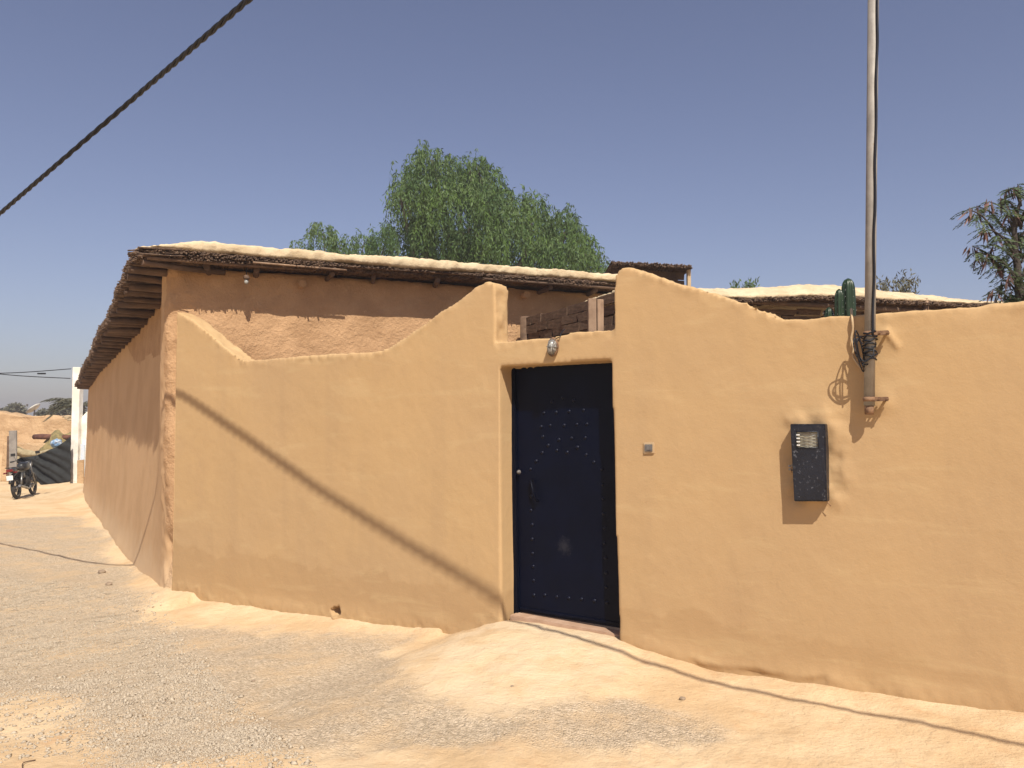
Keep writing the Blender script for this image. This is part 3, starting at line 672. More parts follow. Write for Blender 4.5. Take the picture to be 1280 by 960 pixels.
sm_ = 1 - .85 * ((aa < .3) & (bb > .45))
disp = sm_ * (.022 * fbm(V, .8, 3, 71) + .011 * fbm(V, 4.5, 3, 72) + .005 * fbm(V, 18, 2, 73)) + .02 * (1 - sm_) * fbm(V, .35, 2, 70)
corner = np.exp(-((aa / .35) ** 2 + (bb / .35) ** 2)); disp = disp + corner * (.012 * fbm(V, 4, 3, 74) + .014 * fbm(V, 14, 2, 77))
h_ = zz + .45
basef = np.exp(-np.maximum(h_, 0) / .35); disp = disp + basef * (.05 + .02 * fbm(V, 1.2, 2, 75)) * (aa < .4)
gouge = np.exp(-(((aa - .02) / .12) ** 2 + ((bb - .05) / .18) ** 2 + ((zz - .12) / .26) ** 2)); disp = disp - gouge * np.maximum(0, .03 + .09 * fbm(V * np.array([1, 1, .4]), 9, 3, 76))
V2 = V + Nn * disp[:, None]
# the corner leans: its foot stands further right than its head
lean = np.exp(-np.hypot(aa, bb) / 1.2) * np.clip((2.2 - zz) / 2.6, 0, 1) * .12
V2[:, 0] += lean
bat = .22 * np.clip((zz + .4) / 3.7, 0, 1.1) * sstep(.3, 1.5, bb) * (1 - .75 * sstep(3, 11, bb)) * (aa < TW + .15); V2[:, :2] += FD[None] * bat[:, None]; put(hme, V2)   # the side wall leans in towards its top
ho = link('wall', hme, M['adobe'], house, smooth=True); hme.materials.append(M['mudwall'])
nf = len(hme.polygons); cen = np.empty(nf * 3, np.float32); hme.polygons.foreach_get('center', cen); cen = cen.reshape(-1, 3)[:, :2] + np.array(OFF[house.name])[:2]
abf = (cen - C0) @ Mi.T
hme.polygons.foreach_set('material_index', ((abf[:, 0] < .16) & (abf[:, 1] > .16 + .06 * fbm(np.c_[cen, cen[:, :1] * 0], 3, 2, 9))).astype(np.int32))

# roof: reed bundles under a mud crust
OVF, OVS = .37, .37
def side_over(b): return OVS - .10 * np.clip(b / HL, 0, 1)
# rafters over the facade
random.seed(11)
for a in (.50, 1.02, 1.85, 2.5, 3.35, 4.0, 4.9, 5.75, 6.3):
    sk = random.uniform(-.35, -.05); l = random.uniform(.22, .33); z = under(a, 0) - .040
    A = hp(a - sk * .5, .6, z - .03); B = hp(a + sk * .6, -l, z + .02); r1 = random.uniform(.032, .045)
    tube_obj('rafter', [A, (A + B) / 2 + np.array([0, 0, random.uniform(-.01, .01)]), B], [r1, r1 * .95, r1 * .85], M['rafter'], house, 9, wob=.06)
# rafters over the side wall, close together
nR = 37
for k in range(nR):
    b = -.27 + k * (HL + .3) / nR + random.uniform(-.08, .08); l = side_over(b) - random.uniform(-.04, .08); z = under(0, b) - .045
    r1 = random.uniform(.034, .060); sk = random.uniform(-.12, .12)
    A = hp(.6, b + sk, z - .0); B = hp(-l, b - sk, z + random.uniform(-.02, .01))
    tube_obj('rafter', [A, A * .5 + B * .5 + np.array([0, 0, random.uniform(-.012, .012)]), B], [r1, r1, r1 * .85], M['rafter'], house, 8, wob=.08)
# beam ends and log stubs proud of the facade
def facade_hit(px, py):
    d = ray(px, py); nF = np.array([-FD[1], FD[0], 0.]); k = ((np.array([C0[0], C0[1], 0]) - CAMP) @ nF) / (d @ nF); return CAMP + d * k
fn = np.array([FD[1], -FD[0], 0.])
for (x, y, r_) in ((376, 356, .05), (655, 369, .055)):
    P = facade_hit(x, y); tube_obj('log_end', [P - fn * .2, P + fn * .10], [r_, r_ * .92], M['adobe'], house, 12, wob=.05)
# reed ends
def sticks(n, gen, seg=5):
    Vs = []; Fs = []; base = 0; k = np.arange(seg) * 2 * pi / seg
    for i in range(n):
        A, B, r_ = gen(i); t = B - A; t = t / np.linalg.norm(t); a = np.cross(t, [0, 0, 1.]); a /= np.linalg.norm(a) + 1e-9; b = np.cross(t, a)
        ringv = np.cos(k)[:, None] * a + np.sin(k)[:, None] * b
        Vs.append(A + ringv * r_); Vs.append(B + ringv * r_ * .9); Vs.append((B + t * r_ * .1)[None])
        for j in range(seg):
            j2 = (j + 1) % seg; Fs += [(base + j, base + j2, base + seg + j2), (base + j, base + seg + j2, base + seg + j), (base + seg + j, base + seg + j2, base + 2 * seg)]
        base += 2 * seg + 1
    return np.concatenate(Vs), np.array(Fs)
def front_edge(a): return OVF + .035 * sin(a * 1.7) + .02 * sin(a * 5.1)
def gen_front(i):
    a = RNG.uniform(-OVS, HW); lay = RNG.uniform(0, 1); e = front_edge(a) + RNG.normal(0, .016)
    thick = .075 + .045 * np.exp(-max(a + OVS, 0) / 1.3)
    z = under(a, -OVF) + .0 + lay * thick; sk = RNG.uniform(-.12, .12)
    drop = RNG.uniform(-.01, .004)
    return hp(a + sk, .05 - .2 * lay, z + .01), hp(a, -e - .02 * lay * 0, z + drop), RNG.uniform(.006, .012)
def gen_side(i):
    b = RNG.uniform(-OVF, HL); lay = RNG.uniform(0, 1); e = float(side_over(b)) + .018 * sin(b * 1.3) + .010 * sin(b * 4) + RNG.normal(0, .013)
    z = under(0, b) + lay * (.11 - .02 * b / HL); sk = RNG.uniform(-.1, .1)
    return hp(.1, b + sk, z + .005), hp(-e, b, z + RNG.uniform(-.03, .005)), RNG.uniform(.006, .012)
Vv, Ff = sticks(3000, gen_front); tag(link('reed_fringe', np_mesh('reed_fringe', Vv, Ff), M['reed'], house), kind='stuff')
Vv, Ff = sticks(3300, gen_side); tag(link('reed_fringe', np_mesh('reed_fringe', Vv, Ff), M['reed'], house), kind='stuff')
# a long peeled pole lying under the front fringe and a few stray sticks
tube_obj('edge_pole', [hp(-.26, -.37, under(0, -.4) - .005), hp(.6, -.36, under(.6, -.4) - .015), hp(1.6, -.33, under(1.6, -.4) - .01)], [.022, .02, .015], M['board'], house, 8)
tube_obj('edge_pole', [hp(.85, -.41, under(.9, -.5) + .012), hp(1.95, -.41, under(1.9, -.5) - .008)], .012, M['timber'], house, 7)
tube_obj('edge_pole', [hp(3.8, -.39, under(3.8, -.5) - .0), hp(6.6, -.37, under(6.6, -.5) - .02)], [.018, .022], M['rafter'], house, 7)
# underside mat closes the view between the reeds
def roof_grid(a0, a1, b0, b1, na_, nb_, zfun, edge=None):
    Aa = np.linspace(0, 1, na_); Bb = np.linspace(0, 1, nb_); out_ = []
    for v in Bb:
        b = b0 + (b1 - b0) * v
        for u_ in Aa: out_.append((a0 + (a1 - a0) * u_, b))
    return np.array(out_)
G = roof_grid(-.30, HW, -.42, HL - .02, 40, 60, None)
Pm = np.array([hp(a + (OVS - side_over(b)) * (a < 0) * .8, b, under(a, b) + .035) for a, b in G]); ix = np.arange(40 * 60).reshape(60, 40)
Fm = np.stack([ix[:-1, :-1], ix[:-1, 1:], ix[1:, 1:], ix[1:, :-1]], -1).reshape(-1, 4)
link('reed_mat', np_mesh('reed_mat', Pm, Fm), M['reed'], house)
# mud crust: closed slab with a lumpy rounded edge
bm = bmesh.new()
def crust_t(a, b):      # thickness: thin at the left corner, thick along the front
    return .012 + .095 * float(sstep(-.40, .35, a)) * (1 if b < 1 else max(.3, 1 - b / 14))
na_, nb_ = 46, 60
topv = {}; botv = {}
for j in range(nb_):
    for i in range(na_):
        ta = i / (na_ - 1); tb = j / (nb_ - 1)
        a = -.36 + (HW + .36) * ta ** 1.15; b = -.385 + (HL + .35) * tb ** 1.4
        if a < 0: a = a * float(side_over(max(b, 0))) / OVS
        bse = .095 + .035 * math.exp(-max(a + .4, 0) / 1.2); z = under(a, b) + bse
        botv[i, j] = bm.verts.new(Vector(hp(a, b, z))); topv[i, j] = bm.verts.new(Vector(hp(a, b, z + crust_t(a, b) + .01)))
for j in range(nb_ - 1):
    for i in range(na_ - 1):
        bm.faces.new((topv[i, j], topv[i + 1, j], topv[i + 1, j + 1], topv[i, j + 1])); bm.faces.new((botv[i, j + 1], botv[i + 1, j + 1], botv[i + 1, j], botv[i, j]))
for i in range(na_ - 1):
    bm.faces.new((botv[i, 0], botv[i + 1, 0], topv[i + 1, 0], topv[i, 0])); bm.faces.new((topv[i, nb_ - 1], topv[i + 1, nb_ - 1], botv[i + 1, nb_ - 1], botv[i, nb_ - 1]))
for j in range(nb_ - 1):
    bm.faces.new((botv[0, j + 1], botv[0, j], topv[0, j], topv[0, j + 1])); bm.faces.new((topv[na_ - 1, j + 1], topv[na_ - 1, j], botv[na_ - 1, j], botv[na_ - 1, j + 1]))
rme, V, Nn = remeshed(bm, .03, 1)
put(rme, V + Nn * (.014 * fbm(V, 2.2, 3, 81) + .010 * fbm(V, 8, 3, 82) + .009 * fbm(V, 26, 2, 83))[:, None])
link('roof', rme, M['roofmud'], house, smooth=True)

# hanging lamp under the third rafter
P = facade_hit(303, 356) + fn * .30; bl = empty('eave_lamp', P); tag(bl, 'small bare bulb lamp hanging under the left end of the reed eave', 'lamp')
topz = under(1.0, -.3) - .03
tube_obj('flex', [P + np.array([0, 0, .06]), np.array([P[0], P[1], topz])], .006, M['cable'], bl, 6)
bm = bmesh.new(); lathe(bm, [(.012, .07), (.03, .06), (.036, .03), (.034, .02)], Matrix.Translation(Vector(P)), 12); link('holder', bm_mesh('holder', bm), M['rafter'], bl)
bm = bmesh.new(); lathe(bm, [(.012, .03), (.024, .0), (.026, -.018), (.015, -.036), (.002, -.04)], Matrix.Translation(Vector(P)), 12); link('bulb', bm_mesh('bulb', bm), M['glass'], bl)

# ------------------------------------------------------------------ timber wall and post seen through the gap over the door
def xy_hit(px, P0, P1):
    """where the view through picture column px crosses the plan line P0-P1"""
    d = ray(px, 525); a = np.array([[d[0], -(P1[0] - P0[0])], [d[1], -(P1[1] - P0[1])]]); k, t = np.linalg.solve(a, np.array([P0[0], P0[1]])); return t
tw0 = np.array([.25, 11.05]); tw1 = np.array([1.42, 8.35])
tw = empty('timber_wall', (*((tw0 + tw1) / 2), 0)); tag(tw, 'dark wall of rough stacked timber offcuts glimpsed through the gap above the door', 'wall')
tdir = (tw1 - tw0) / np.linalg.norm(tw1 - tw0); tl = np.linalg.norm(tw1 - tw0); tn = np.array([tdir[1], -tdir[0]])
random.seed(5); plank_mes = []
for k in range(5):
    bm = bmesh.new(); add_box(bm, (0, 0, 0), (1, 1, 1), jit=.09); me = bm_mesh('plank', bm); me.materials.append(M['board']); plank_mes.append(me)
def plank(parent, c, size, rz, nm='plank'):
    o = bpy.data.objects.new(nm, random.choice(plank_mes)); COL.objects.link(o); o.parent = parent
    o.location = Vector([float(v) for v in c]) - OFF[parent.name]; o.scale = size; o.rotation_euler = (random.uniform(-.02, .02), random.uniform(-.02, .02), rz)
rz = math.atan2(tdir[1], tdir[0])
box_obj('core', (*(tw0 * .5 + tw1 * .5), 1.45), (tl, .10, 2.9), M['board'], tw, X=(*tdir, 0), Y=(*tn, 0))
for row in range(7):
    z = 3.02 - .055 - row * .115; x = 0
    while x < tl - .05:
        l = min(random.uniform(.22, .55), tl - x); p = tw0 + tdir * (x + l / 2)
        for sgn in ((-1,) if True else ()):
            q = p - tn * (.06 + random.uniform(0, .03)) * (1 if (tn @ (-p)) < 0 else -1)
            plank(tw, (*q, z + random.uniform(-.008, .008)), (l - .012, .06, .100), rz)
        x += l
tube_obj('end_post', [(*(tw0 + tdir * .06 - tn * .1 * (1 if (tn @ (-tw0)) < 0 else -1)), -.3), (*(tw0 + tdir * .06 - tn * .1 * (1 if (tn @ (-tw0)) < 0 else -1)), 3.04)], .07, M['board'], tw, 8)
# split timber post: two halves with a crack between
pp = hit_y(745, 374, 7.6); post = empty('timber_post', (pp[0], pp[1], -.1)); tag(post, 'squared reddish timber post with a long split, standing behind the lintel', 'post')
pr = np.array([WR[0], WR[1], 0]); zt = pp[2]
for sx2, wd in ((-1, .078), (1, .064)):
    c = pp + np.array([1, 0, 0]) * (sx2 * (.040 if sx2 < 0 else .036)); c[2] = zt / 2 - .05 + (0 if sx2 < 0 else -.01)
    box_obj('half', c, (wd, .14, zt + .1), M['timber'], post, bev=.008, jit=.003)

# ------------------------------------------------------------------ lean-to on the right with its own mud roof
lt0 = hit_y(800, 365, 9.3)[:2]; lt1 = hit_y(1262, 380, 10.4)[:2]; ld = (lt1 - lt0); ll = np.linalg.norm(ld); ld /= ll; ln = np.array([ld[1], -ld[0]])
lt = empty('lean_to', (*(lt0 + lt1) / 2, 0)); tag(lt, 'long low lean-to with a pale mud roof above the right half of the wall', 'outbuilding')
def lpz(x, d, z): p = lt0 + ld * x + ln * (-d if (ln @ (-lt0)) < 0 else d); return np.array([p[0], p[1], z])   # d: towards the camera
def eave_y(px):      # picture height of the mud's lower edge
    return np.interp(px, [800, 880, 930, 1000, 1060, 1100, 1160, 1200, 1262], [362, 371, 374, 371, 371, 375, 378, 380, 381])
def crest_y(px): return np.interp(px, [800, 880, 900, 940, 1000, 1035, 1060, 1100, 1150, 1200, 1262], [352, 358, 359, 359, 355, 353, 355, 359, 364, 370, 378])
def xs(px): return xy_hit(px, lt0, lt1) * ll
def zat(px, py): t = xs(px) / ll; yv = lt0[1] + (lt1[1] - lt0[1]) * t; return hit_y(px, py, yv)[2]
wz = [zat(p, 386) for p in (800, 1262)]
box_obj('core', lpz(ll / 2, -.30, 1.4), (ll, .1, 2.9), M['board'], lt, X=(*ld, 0), Y=(*ln, 0))
rzl = math.atan2(ld[1], ld[0])
for row in range(4):
    x = .3
    while x < ll - .1:
        l = random.uniform(.2, .6); z = 2.97 - row * .085
        plank(lt, lpz(x + l / 2, -.2 + random.uniform(-.02, .02), z + random.uniform(-.01, .01)), (l - .015, .05, .072), rzl); x += l
bpts = [lpz(xs(p), .0, zat(p, y)) for p, y in ((850, 370), (925, 376), (1060, 383), (1200, 392), (1262, 396))]
tube_obj('beam', bpts, .032, M['rafter'], lt, 9, wob=.05)
for (pxx, y0, y1) in ((1157, 374, 420), (1012, 374, 420)):
    if pxx == 1157: A = lpz(xs(pxx), .05, zat(pxx, y0)); tube_obj('prop', [A, A * np.array([1, 1, 0]) - np.array([0, 0, .1])], .035, M['timber'], lt, 9)
def gen_lt(i):
    px = RNG.uniform(805, 1262); x = xs(px); z = zat(px, eave_y(px)) - .01 - RNG.uniform(0, .045)
    return lpz(x + RNG.uniform(-.1, .1), -.4, z + .02), lpz(x, .10 + RNG.normal(0, .025), z), RNG.uniform(.006, .012)
Vv, Ff = sticks(1300, gen_lt); tag(link('reed_fringe', np_mesh('reed_fringe', Vv, Ff), M['reed'], lt), kind='stuff')
bm = bmesh.new(); pxs = np.linspace(800, 1270, 60); prof = []
rows = 14
gv_ = {}
for i, px in enumerate(pxs):
    x = xs(px); ze = zat(px, eave_y(px)); zc = zat(px, crest_y(px))
    for j in range(rows):
        t = j / (rows - 1); d = .10 - 2.4 * t; zt_ = ze + .03 + (zc - ze - .01) * float(sstep(0, .16, t)) * 1.0 + .06 * t
        gv_[i, j, 1] = bm.verts.new(Vector(lpz(x, d, zt_))); gv_[i, j, 0] = bm.verts.new(Vector(lpz(x, d, ze - .01)))
n_ = len(pxs)
for i in range(n_ - 1):
    for j in range(rows - 1):
        bm.faces.new((gv_[i, j, 1], gv_[i + 1, j, 1], gv_[i + 1, j + 1, 1], gv_[i, j + 1, 1])); bm.faces.new((gv_[i, j + 1, 0], gv_[i + 1, j + 1, 0], gv_[i + 1, j, 0], gv_[i, j, 0]))
    bm.faces.new((gv_[i, 0, 0], gv_[i + 1, 0, 0], gv_[i + 1, 0, 1], gv_[i, 0, 1])); bm.faces.new((gv_[i, rows - 1, 1], gv_[i + 1, rows - 1, 1], gv_[i + 1, rows - 1, 0], gv_[i, rows - 1, 0]))
for j in range(rows - 1):
    for i in (0, n_ - 1): bm.faces.new((gv_[i, j, 0], gv_[i, j + 1, 0], gv_[i, j + 1, 1], gv_[i, j, 1]))
ame, V, Nn = remeshed(bm, .03, 2); put(ame, V + Nn * (.012 * fbm(V, 2.5, 3, 91) + .012 * fbm(V, 10, 3, 92) + .008 * fbm(V, 26, 2, 93))[:, None])
link('roof', ame, M['roofmud'], lt, smooth=True)

# ------------------------------------------------------------------ dark rooftop shelter further back
Y1 = 13.5; P = [hit_y(767, 338, Y1), hit_y(860, 338, Y1 + .3)]
rs = empty('rooftop_shelter', ((P[0][0] + P[1][0]) / 2, Y1 + .8, 3.2)); tag(rs, 'small dark reed roofed shelter standing beyond the house roof, right of the pepper tree', 'shelter')
zl = hit_y(770, 326, Y1)[2]; zr = hit_y(860, 331, Y1)[2]; xl, xr = P[0][0] - .02, P[1][0]
def gen_rs(i):
    x = RNG.uniform(xl, xr); t = (x - xl) / (xr - xl); z = zl + (zr - zl) * t - RNG.uniform(0, .07); return np.array([x, Y1 + 1.5, z]), np.array([x + RNG.uniform(-.03, .03), Y1 + RNG.normal(0, .03), z]), RNG.uniform(.008, .014)
Vv, Ff = sticks(420, gen_rs); tag(link('reed_fringe', np_mesh('reed_fringe', Vv, Ff), M['reed'], rs), kind='stuff')
xm = (xl + xr) / 2; sl = Vector((xr - xl, 0, zr - zl)).normalized()
box_obj('roof', (xm, Y1 + .8, (zl + zr) / 2 - .03), (xr - xl - .02, 1.5, .05), M['reed'], rs, X=sl, Z=(-sl.z, 0, sl.x))
for k in range(5):
    box_obj('board', (xm, Y1 + .35, (zl + zr) / 2 - .13 - k * .16), (xr - xl - .12, .03, .15), M['rafter'], rs, X=sl, Z=(-sl.z, 0, sl.x), jit=.008)
box_obj('corner_post', (xr - .03, Y1 + .12, zr - .55), (.06, .10, 1.0), M['concrete'], rs, bev=.008)
box_obj('back_wall', (xm, Y1 + 1.4, 3.0), (xr - xl - .1, .12, 2.3), M['adobe'], rs)
box_obj('side_wall', (xr - .1, Y1 + .8, 1.65), (.12, 1.3, 4.0), M['adobe'], rs)

# ------------------------------------------------------------------ foliage helpers
def leaf_mesh(name, C, T, Lh, Wd, m, parent, bend=None):
    """thin leaf quads: centre of the base C, direction T, length and width"""
    n = len(C); T = T / (np.linalg.norm(T, axis=1, keepdims=True) + 1e-9)
    r_ = RNG.normal(size=(n, 3)); Sd = np.cross(T, r_); Sd /= np.linalg.norm(Sd, axis=1, keepdims=True) + 1e-9
    Lh = np.broadcast_to(Lh, n)[:, None]; Wd = np.broadcast_to(Wd, n)[:, None]
    V = np.stack([C, C + T * Lh * .45 + Sd * Wd * .5, C + T * Lh, C + T * Lh * .45 - Sd * Wd * .5], 1).reshape(-1, 3)
    Fs = np.arange(n * 4).reshape(n, 4)
    return link(name, np_mesh(name, V, Fs), m, parent)
def strands(cl, per, drop, leaflet, spread=.06):
    """weeping foliage: clumps (centre, radii, density) -> leaflets on hanging strings"""
    Cc = []; Tt = []
    for (c, r_, n) in cl:
        c = np.array(c); r_ = np.array(r_)
        d = RNG.normal(size=(n, 3)); d /= np.linalg.norm(d, axis=1, keepdims=True); d[:, 2] = np.abs(d[:, 2]) * np.where(RNG.random(n) < .75, 1, -1)
        rad = RNG.uniform(.35, 1.0, (n, 1)) ** .6 * (1 + .16 * RNG.normal(size=(n, 1)) * (RNG.random((n, 1)) < .4))
        st = c + d * r_ * rad; outw = d * np.array([1, 1, .2]); L_ = drop * RNG.uniform(.4, 1.25, n)
        sway = RNG.normal(0, .10, (n, 2))
        for k in range(per):
            t = (k + .5) / per; p = st + outw * (.20 * drop * t)[..., None] if False else st + outw * (.22 * drop * sqrt(t))
            p = p.copy(); p[:, 2] -= L_ * (t ** 1.3) - .06 * drop * sin(pi * min(t * 2.2, 1)); p[:, :2] += sway * t * drop + RNG.normal(0, spread * .35, (n, 2))
            tt = RNG.normal(0, .5, (n, 3)); tt[:, 2] -= 1.0; Cc.append(p); Tt.append(tt)
    return np.concatenate(Cc), np.concatenate(Tt)
def limb(parent, A, B, r0, r1, bendv=.3, seg=7):
    A = np.array(A, float); B = np.array(B, float); m_ = (A + B) / 2 + RNG.normal(0, bendv * .3, 3) * np.linalg.norm(B - A) * .4
    return A, m_, B, r0, r1

# ------------------------------------------------------------------ big pepper tree
YT = 24.0
def tp_(px, py, dy=0): return hit_y(px, py, YT + dy)
pt = empty('pepper_tree', (tp_(600, 340)[0], YT, -.5)); tag(pt, 'large weeping pepper tree with feathery green crown rising behind the house roof', 'tree')
pk = F / YT
clumps = []
for (x, y, rx, rz_, dy, n) in ((545, 215, 42, 24, 0, 210), (515, 245, 26, 34, -1, 150), (600, 222, 32, 22, 1, 150), (572, 262, 60, 44, -1.2, 330), (618, 255, 26, 36, .5, 120),
                               (655, 272, 38, 28, 0, 190), (700, 288, 26, 22, .6, 130), (640, 305, 60, 34, -1, 260), (722, 312, 26, 24, 0, 120), (690, 320, 42, 24, -1, 170),
                               (555, 305, 50, 36, -.6, 240), (512, 300, 28, 30, 0, 110), (746, 330, 18, 14, .2, 60), (600, 330, 70, 26, .5, 160), (540, 196, 16, 8, .2, 40), (590, 204, 26, 10, .6, 50), (708, 265, 9, 7, .5, 22), (665, 250, 14, 8, .3, 30)):
    c = tp_(x, y + 3, dy); clumps.append((c, (rx / pk, 1.5 + rx / pk * .5, rz_ / pk), int(n * 1.08)))
Cc, Tt = strands(clumps, 24, .95, .1)
sel = RNG.random(len(Cc)) < .5
leaf_mesh('foliage', Cc[sel], Tt[sel], RNG.uniform(.10, .19, sel.sum()), RNG.uniform(.022, .04, sel.sum()), M['leafgreen'], pt)['kind'] = 'stuff'
leaf_mesh('foliage', Cc[~sel], Tt[~sel], RNG.uniform(.10, .19, (~sel).sum()), RNG.uniform(.022, .04, (~sel).sum()), M['leafdull'], pt)['kind'] = 'stuff'
base = np.array([tp_(600, 340)[0], YT, -.5]); fork = base + np.array([0.1, 0, 3.4])
tube_obj('trunk', smooth_pts([base, base + np.array([.1, 0, 1.6]), fork, fork + np.array([-.2, 0, .8])], 4), list(np.linspace(.36, .2, 13)), M['bark'], pt, 10, wob=.06)
for (c, r_, n) in clumps[:16]:
    for k in range(2):
        B = np.array(c) + RNG.normal(0, .25, 3) * r_ - np.array([0, 0, .35]); mid = fork * .45 + B * .55 + np.array([0, 0, -.35]) + RNG.normal(0, .25, 3)
        tube_obj('limb', smooth_pts([fork + RNG.normal(0, .1, 3), mid, B, B + (B - mid) * .1], 3), list(np.linspace(.11, .015, 10)), M['bark'], pt, 6)

# smaller pepper tree to its left
YT2 = 19.0; pk2 = F / YT2
def t2(px, py, dy=0): return hit_y(px, py, YT2 + dy)
st = empty('pepper_tree', (t2(425, 330)[0], YT2, -.5)); tag(st, 'small pepper tree whose tips show above the roof left of the big tree', 'tree')
cl2 = []
for (x, y, rx, rz_, n) in ((404, 290, 16, 12, 60), (380, 310, 14, 7, 34), (425, 304, 20, 12, 60), (455, 303, 16, 14, 60), (478, 300, 16, 16, 70), (430, 325, 50, 14, 120), (486, 288, 7, 8, 20)):
    c = t2(x, y); cl2.append((c, (rx / pk2, .8, rz_ / pk2), n))
Cc, Tt = strands(cl2, 18, .5, .1)
leaf_mesh('foliage', Cc, Tt, RNG.uniform(.07, .13, len(Cc)), RNG.uniform(.018, .03, len(Cc)), M['leafdull'], st)['kind'] = 'stuff'
base = np.array([t2(425, 330)[0], YT2, -.5]); fork = base + np.array([0, 0, 2.8])
tube_obj('trunk', [base, fork], [.16, .10], M['bark'], st, 9)
for (c, r_, n) in cl2: tube_obj('limb', smooth_pts([fork, fork * .5 + np.array(c) * .5 + np.array([0, 0, -.15]), c], 3), list(np.linspace(.05, .01, 7)), M['bark'], st, 6)

# ------------------------------------------------------------------ leucaena at the right edge, hung with brown pods
YL = 7.2
def tl_(px, py, dy=0): return hit_y(px, py, YL + dy)
lu = empty('pod_tree', (tl_(1290, 380)[0], YL, 0)); tag(lu, 'feathery tree hung with brown seed pods at the right edge, above the wall', 'tree')
tb = np.array([tl_(1278, 380)[0], YL, 0]); mid = tl_(1272, 340)
tube_obj('trunk', smooth_pts([tb, tb + np.array([.05, 0, 1.2]), tl_(1276, 385), mid, tl_(1268, 285), tl_(1276, 250)], 4), list(np.linspace(.06, .012, 21)), M['bark'], lu, 8)
tips = [(1212, 262, -.1), (1222, 258, .1), (1236, 252, 0), (1250, 248, .1), (1262, 235, 0), (1272, 230, .1), (1232, 285, -.1), (1246, 292, 0), (1258, 275, .2), (1220, 315, 0), (1216, 308, .1), (1236, 318, -.1), (1248, 330, 0), (1252, 350, .1), (1242, 362, 0), (1262, 345, -.2),
        (1268, 310, 0), (1276, 290, .1), (1284, 260, 0), (1296, 300, 0), (1300, 340, .1), (1290, 360, -.1), (1274, 368, 0), (1260, 366, .1), (1284, 330, 0), (1310, 270, 0), (1320, 320, 0), (1240, 306, 0), (1262, 262, 0), (1250, 372, 0)]
LC = []; LT = []; pods = []
for (x, y, dy) in tips:
    tip = tl_(x, y, dy); root = tl_(min(1276, x + 34), y + 22 + random.uniform(0, 10), dy * .5)
    mid_ = (tip + root) / 2 + np.array([0, 0, .05]); tube_obj('twig', smooth_pts([root, mid_, tip], 4), list(np.linspace(.012, .004, 9)), M['bark'], lu, 5)
    for f_ in range(9):      # fronds: a drooping rib with paired leaflets
        st_ = tip * (1 - f_ * .07) + root * (f_ * .07) ; dr = RNG.normal(0, 1, 3); dr[2] = abs(dr[2]) * .3 - .25; dr /= np.linalg.norm(dr); L_ = random.uniform(.10, .19)
        for k in range(16):
            t = (k + 1) / 16; p = st_ + dr * L_ * t + np.array([0, 0, -.45 * L_ * t * t]); sd2 = np.cross(dr, [0, 0, 1.]); sd2 /= np.linalg.norm(sd2) + 1e-6
            for sg in (-1, 1): LC.append(p); LT.append(sd2 * sg + dr * .5 + np.array([0, 0, -.35]) + RNG.normal(0, .1, 3))
    for k in range(random.randint(4, 9)):
        p = tip + RNG.normal(0, .02, 3) + np.array([0, 0, -.01]); tt = RNG.normal(0, .33, 3); tt[2] = -1
        pods.append((p, tt, random.uniform(.10, .18)))
leaf_mesh('foliage', np.array(LC), np.array(LT), RNG.uniform(.028, .045, len(LC)), RNG.uniform(.007, .011, len(LC)), M['leuc'], lu)['kind'] = 'stuff'
Pc = np.array([p for p, t, l in pods]); Pt = np.array([t for p, t, l in pods]); Pl = np.array([l for p, t, l in pods])
leaf_mesh('pods', Pc, Pt, Pl, RNG.uniform(.018, .028, len(Pc)), M['pod'], lu)['kind'] = 'stuff'

# ------------------------------------------------------------------ bushes beyond the lean-to
def bush(name, x0, x1, ytop, ybase, Y, label, n, m, up=True):
    c = hit_y((x0 + x1) / 2, ybase, Y); b = empty(name, (c[0], Y, 0)); tag(b, label, 'bush'); w_ = (x1 - x0) / F * Y; h = (ybase - ytop) / F * Y
    Cc = []; Tt = []
    for i in range(n):
        x = RNG.uniform(-.5, .5) * w_; hh = h * RNG.uniform(.35, 1.0) * (1 - .9 * abs(x / w_) ** 1.5); y = RNG.normal(0, .3)
        for k in range(12):
            t = k / 12; Cc.append(np.array([c[0] + x * (.6 + .4 * t), Y + y, c[2] - .3 + (hh + .3) * t]) + RNG.normal(0, .02, 3) * Y / 16); d = RNG.normal(0, .6, 3); d[2] += .9; Tt.append(d)
    leaf_mesh('foliage', np.array(Cc), np.array(Tt), .10 * Y / 16, .03 * Y / 16, m, b)['kind'] = 'stuff'
    bm = bmesh.new()
    for k in range(4): tube(bm, [(c[0], Y, 0), (c[0] + w_ * (k - 1.5) * .15, Y, c[2] * .6), (c[0] + w_ * (k - 1.5) * .25, Y + .1, c[2] + h * .3)], [.04, .03, .01], 5)
    link('stem', bm_mesh('stem', bm), M['bark'], b)
bush('bush', 1092, 1142, 339, 362, 16, 'wispy grey green bush showing over the lean-to roof right of the pole', 60, M['leafgrey'])
bush('bush', 912, 946, 351, 360, 18, 'tiny leafy bush tip showing over the left end of the lean-to roof', 34, M['leafdull'])

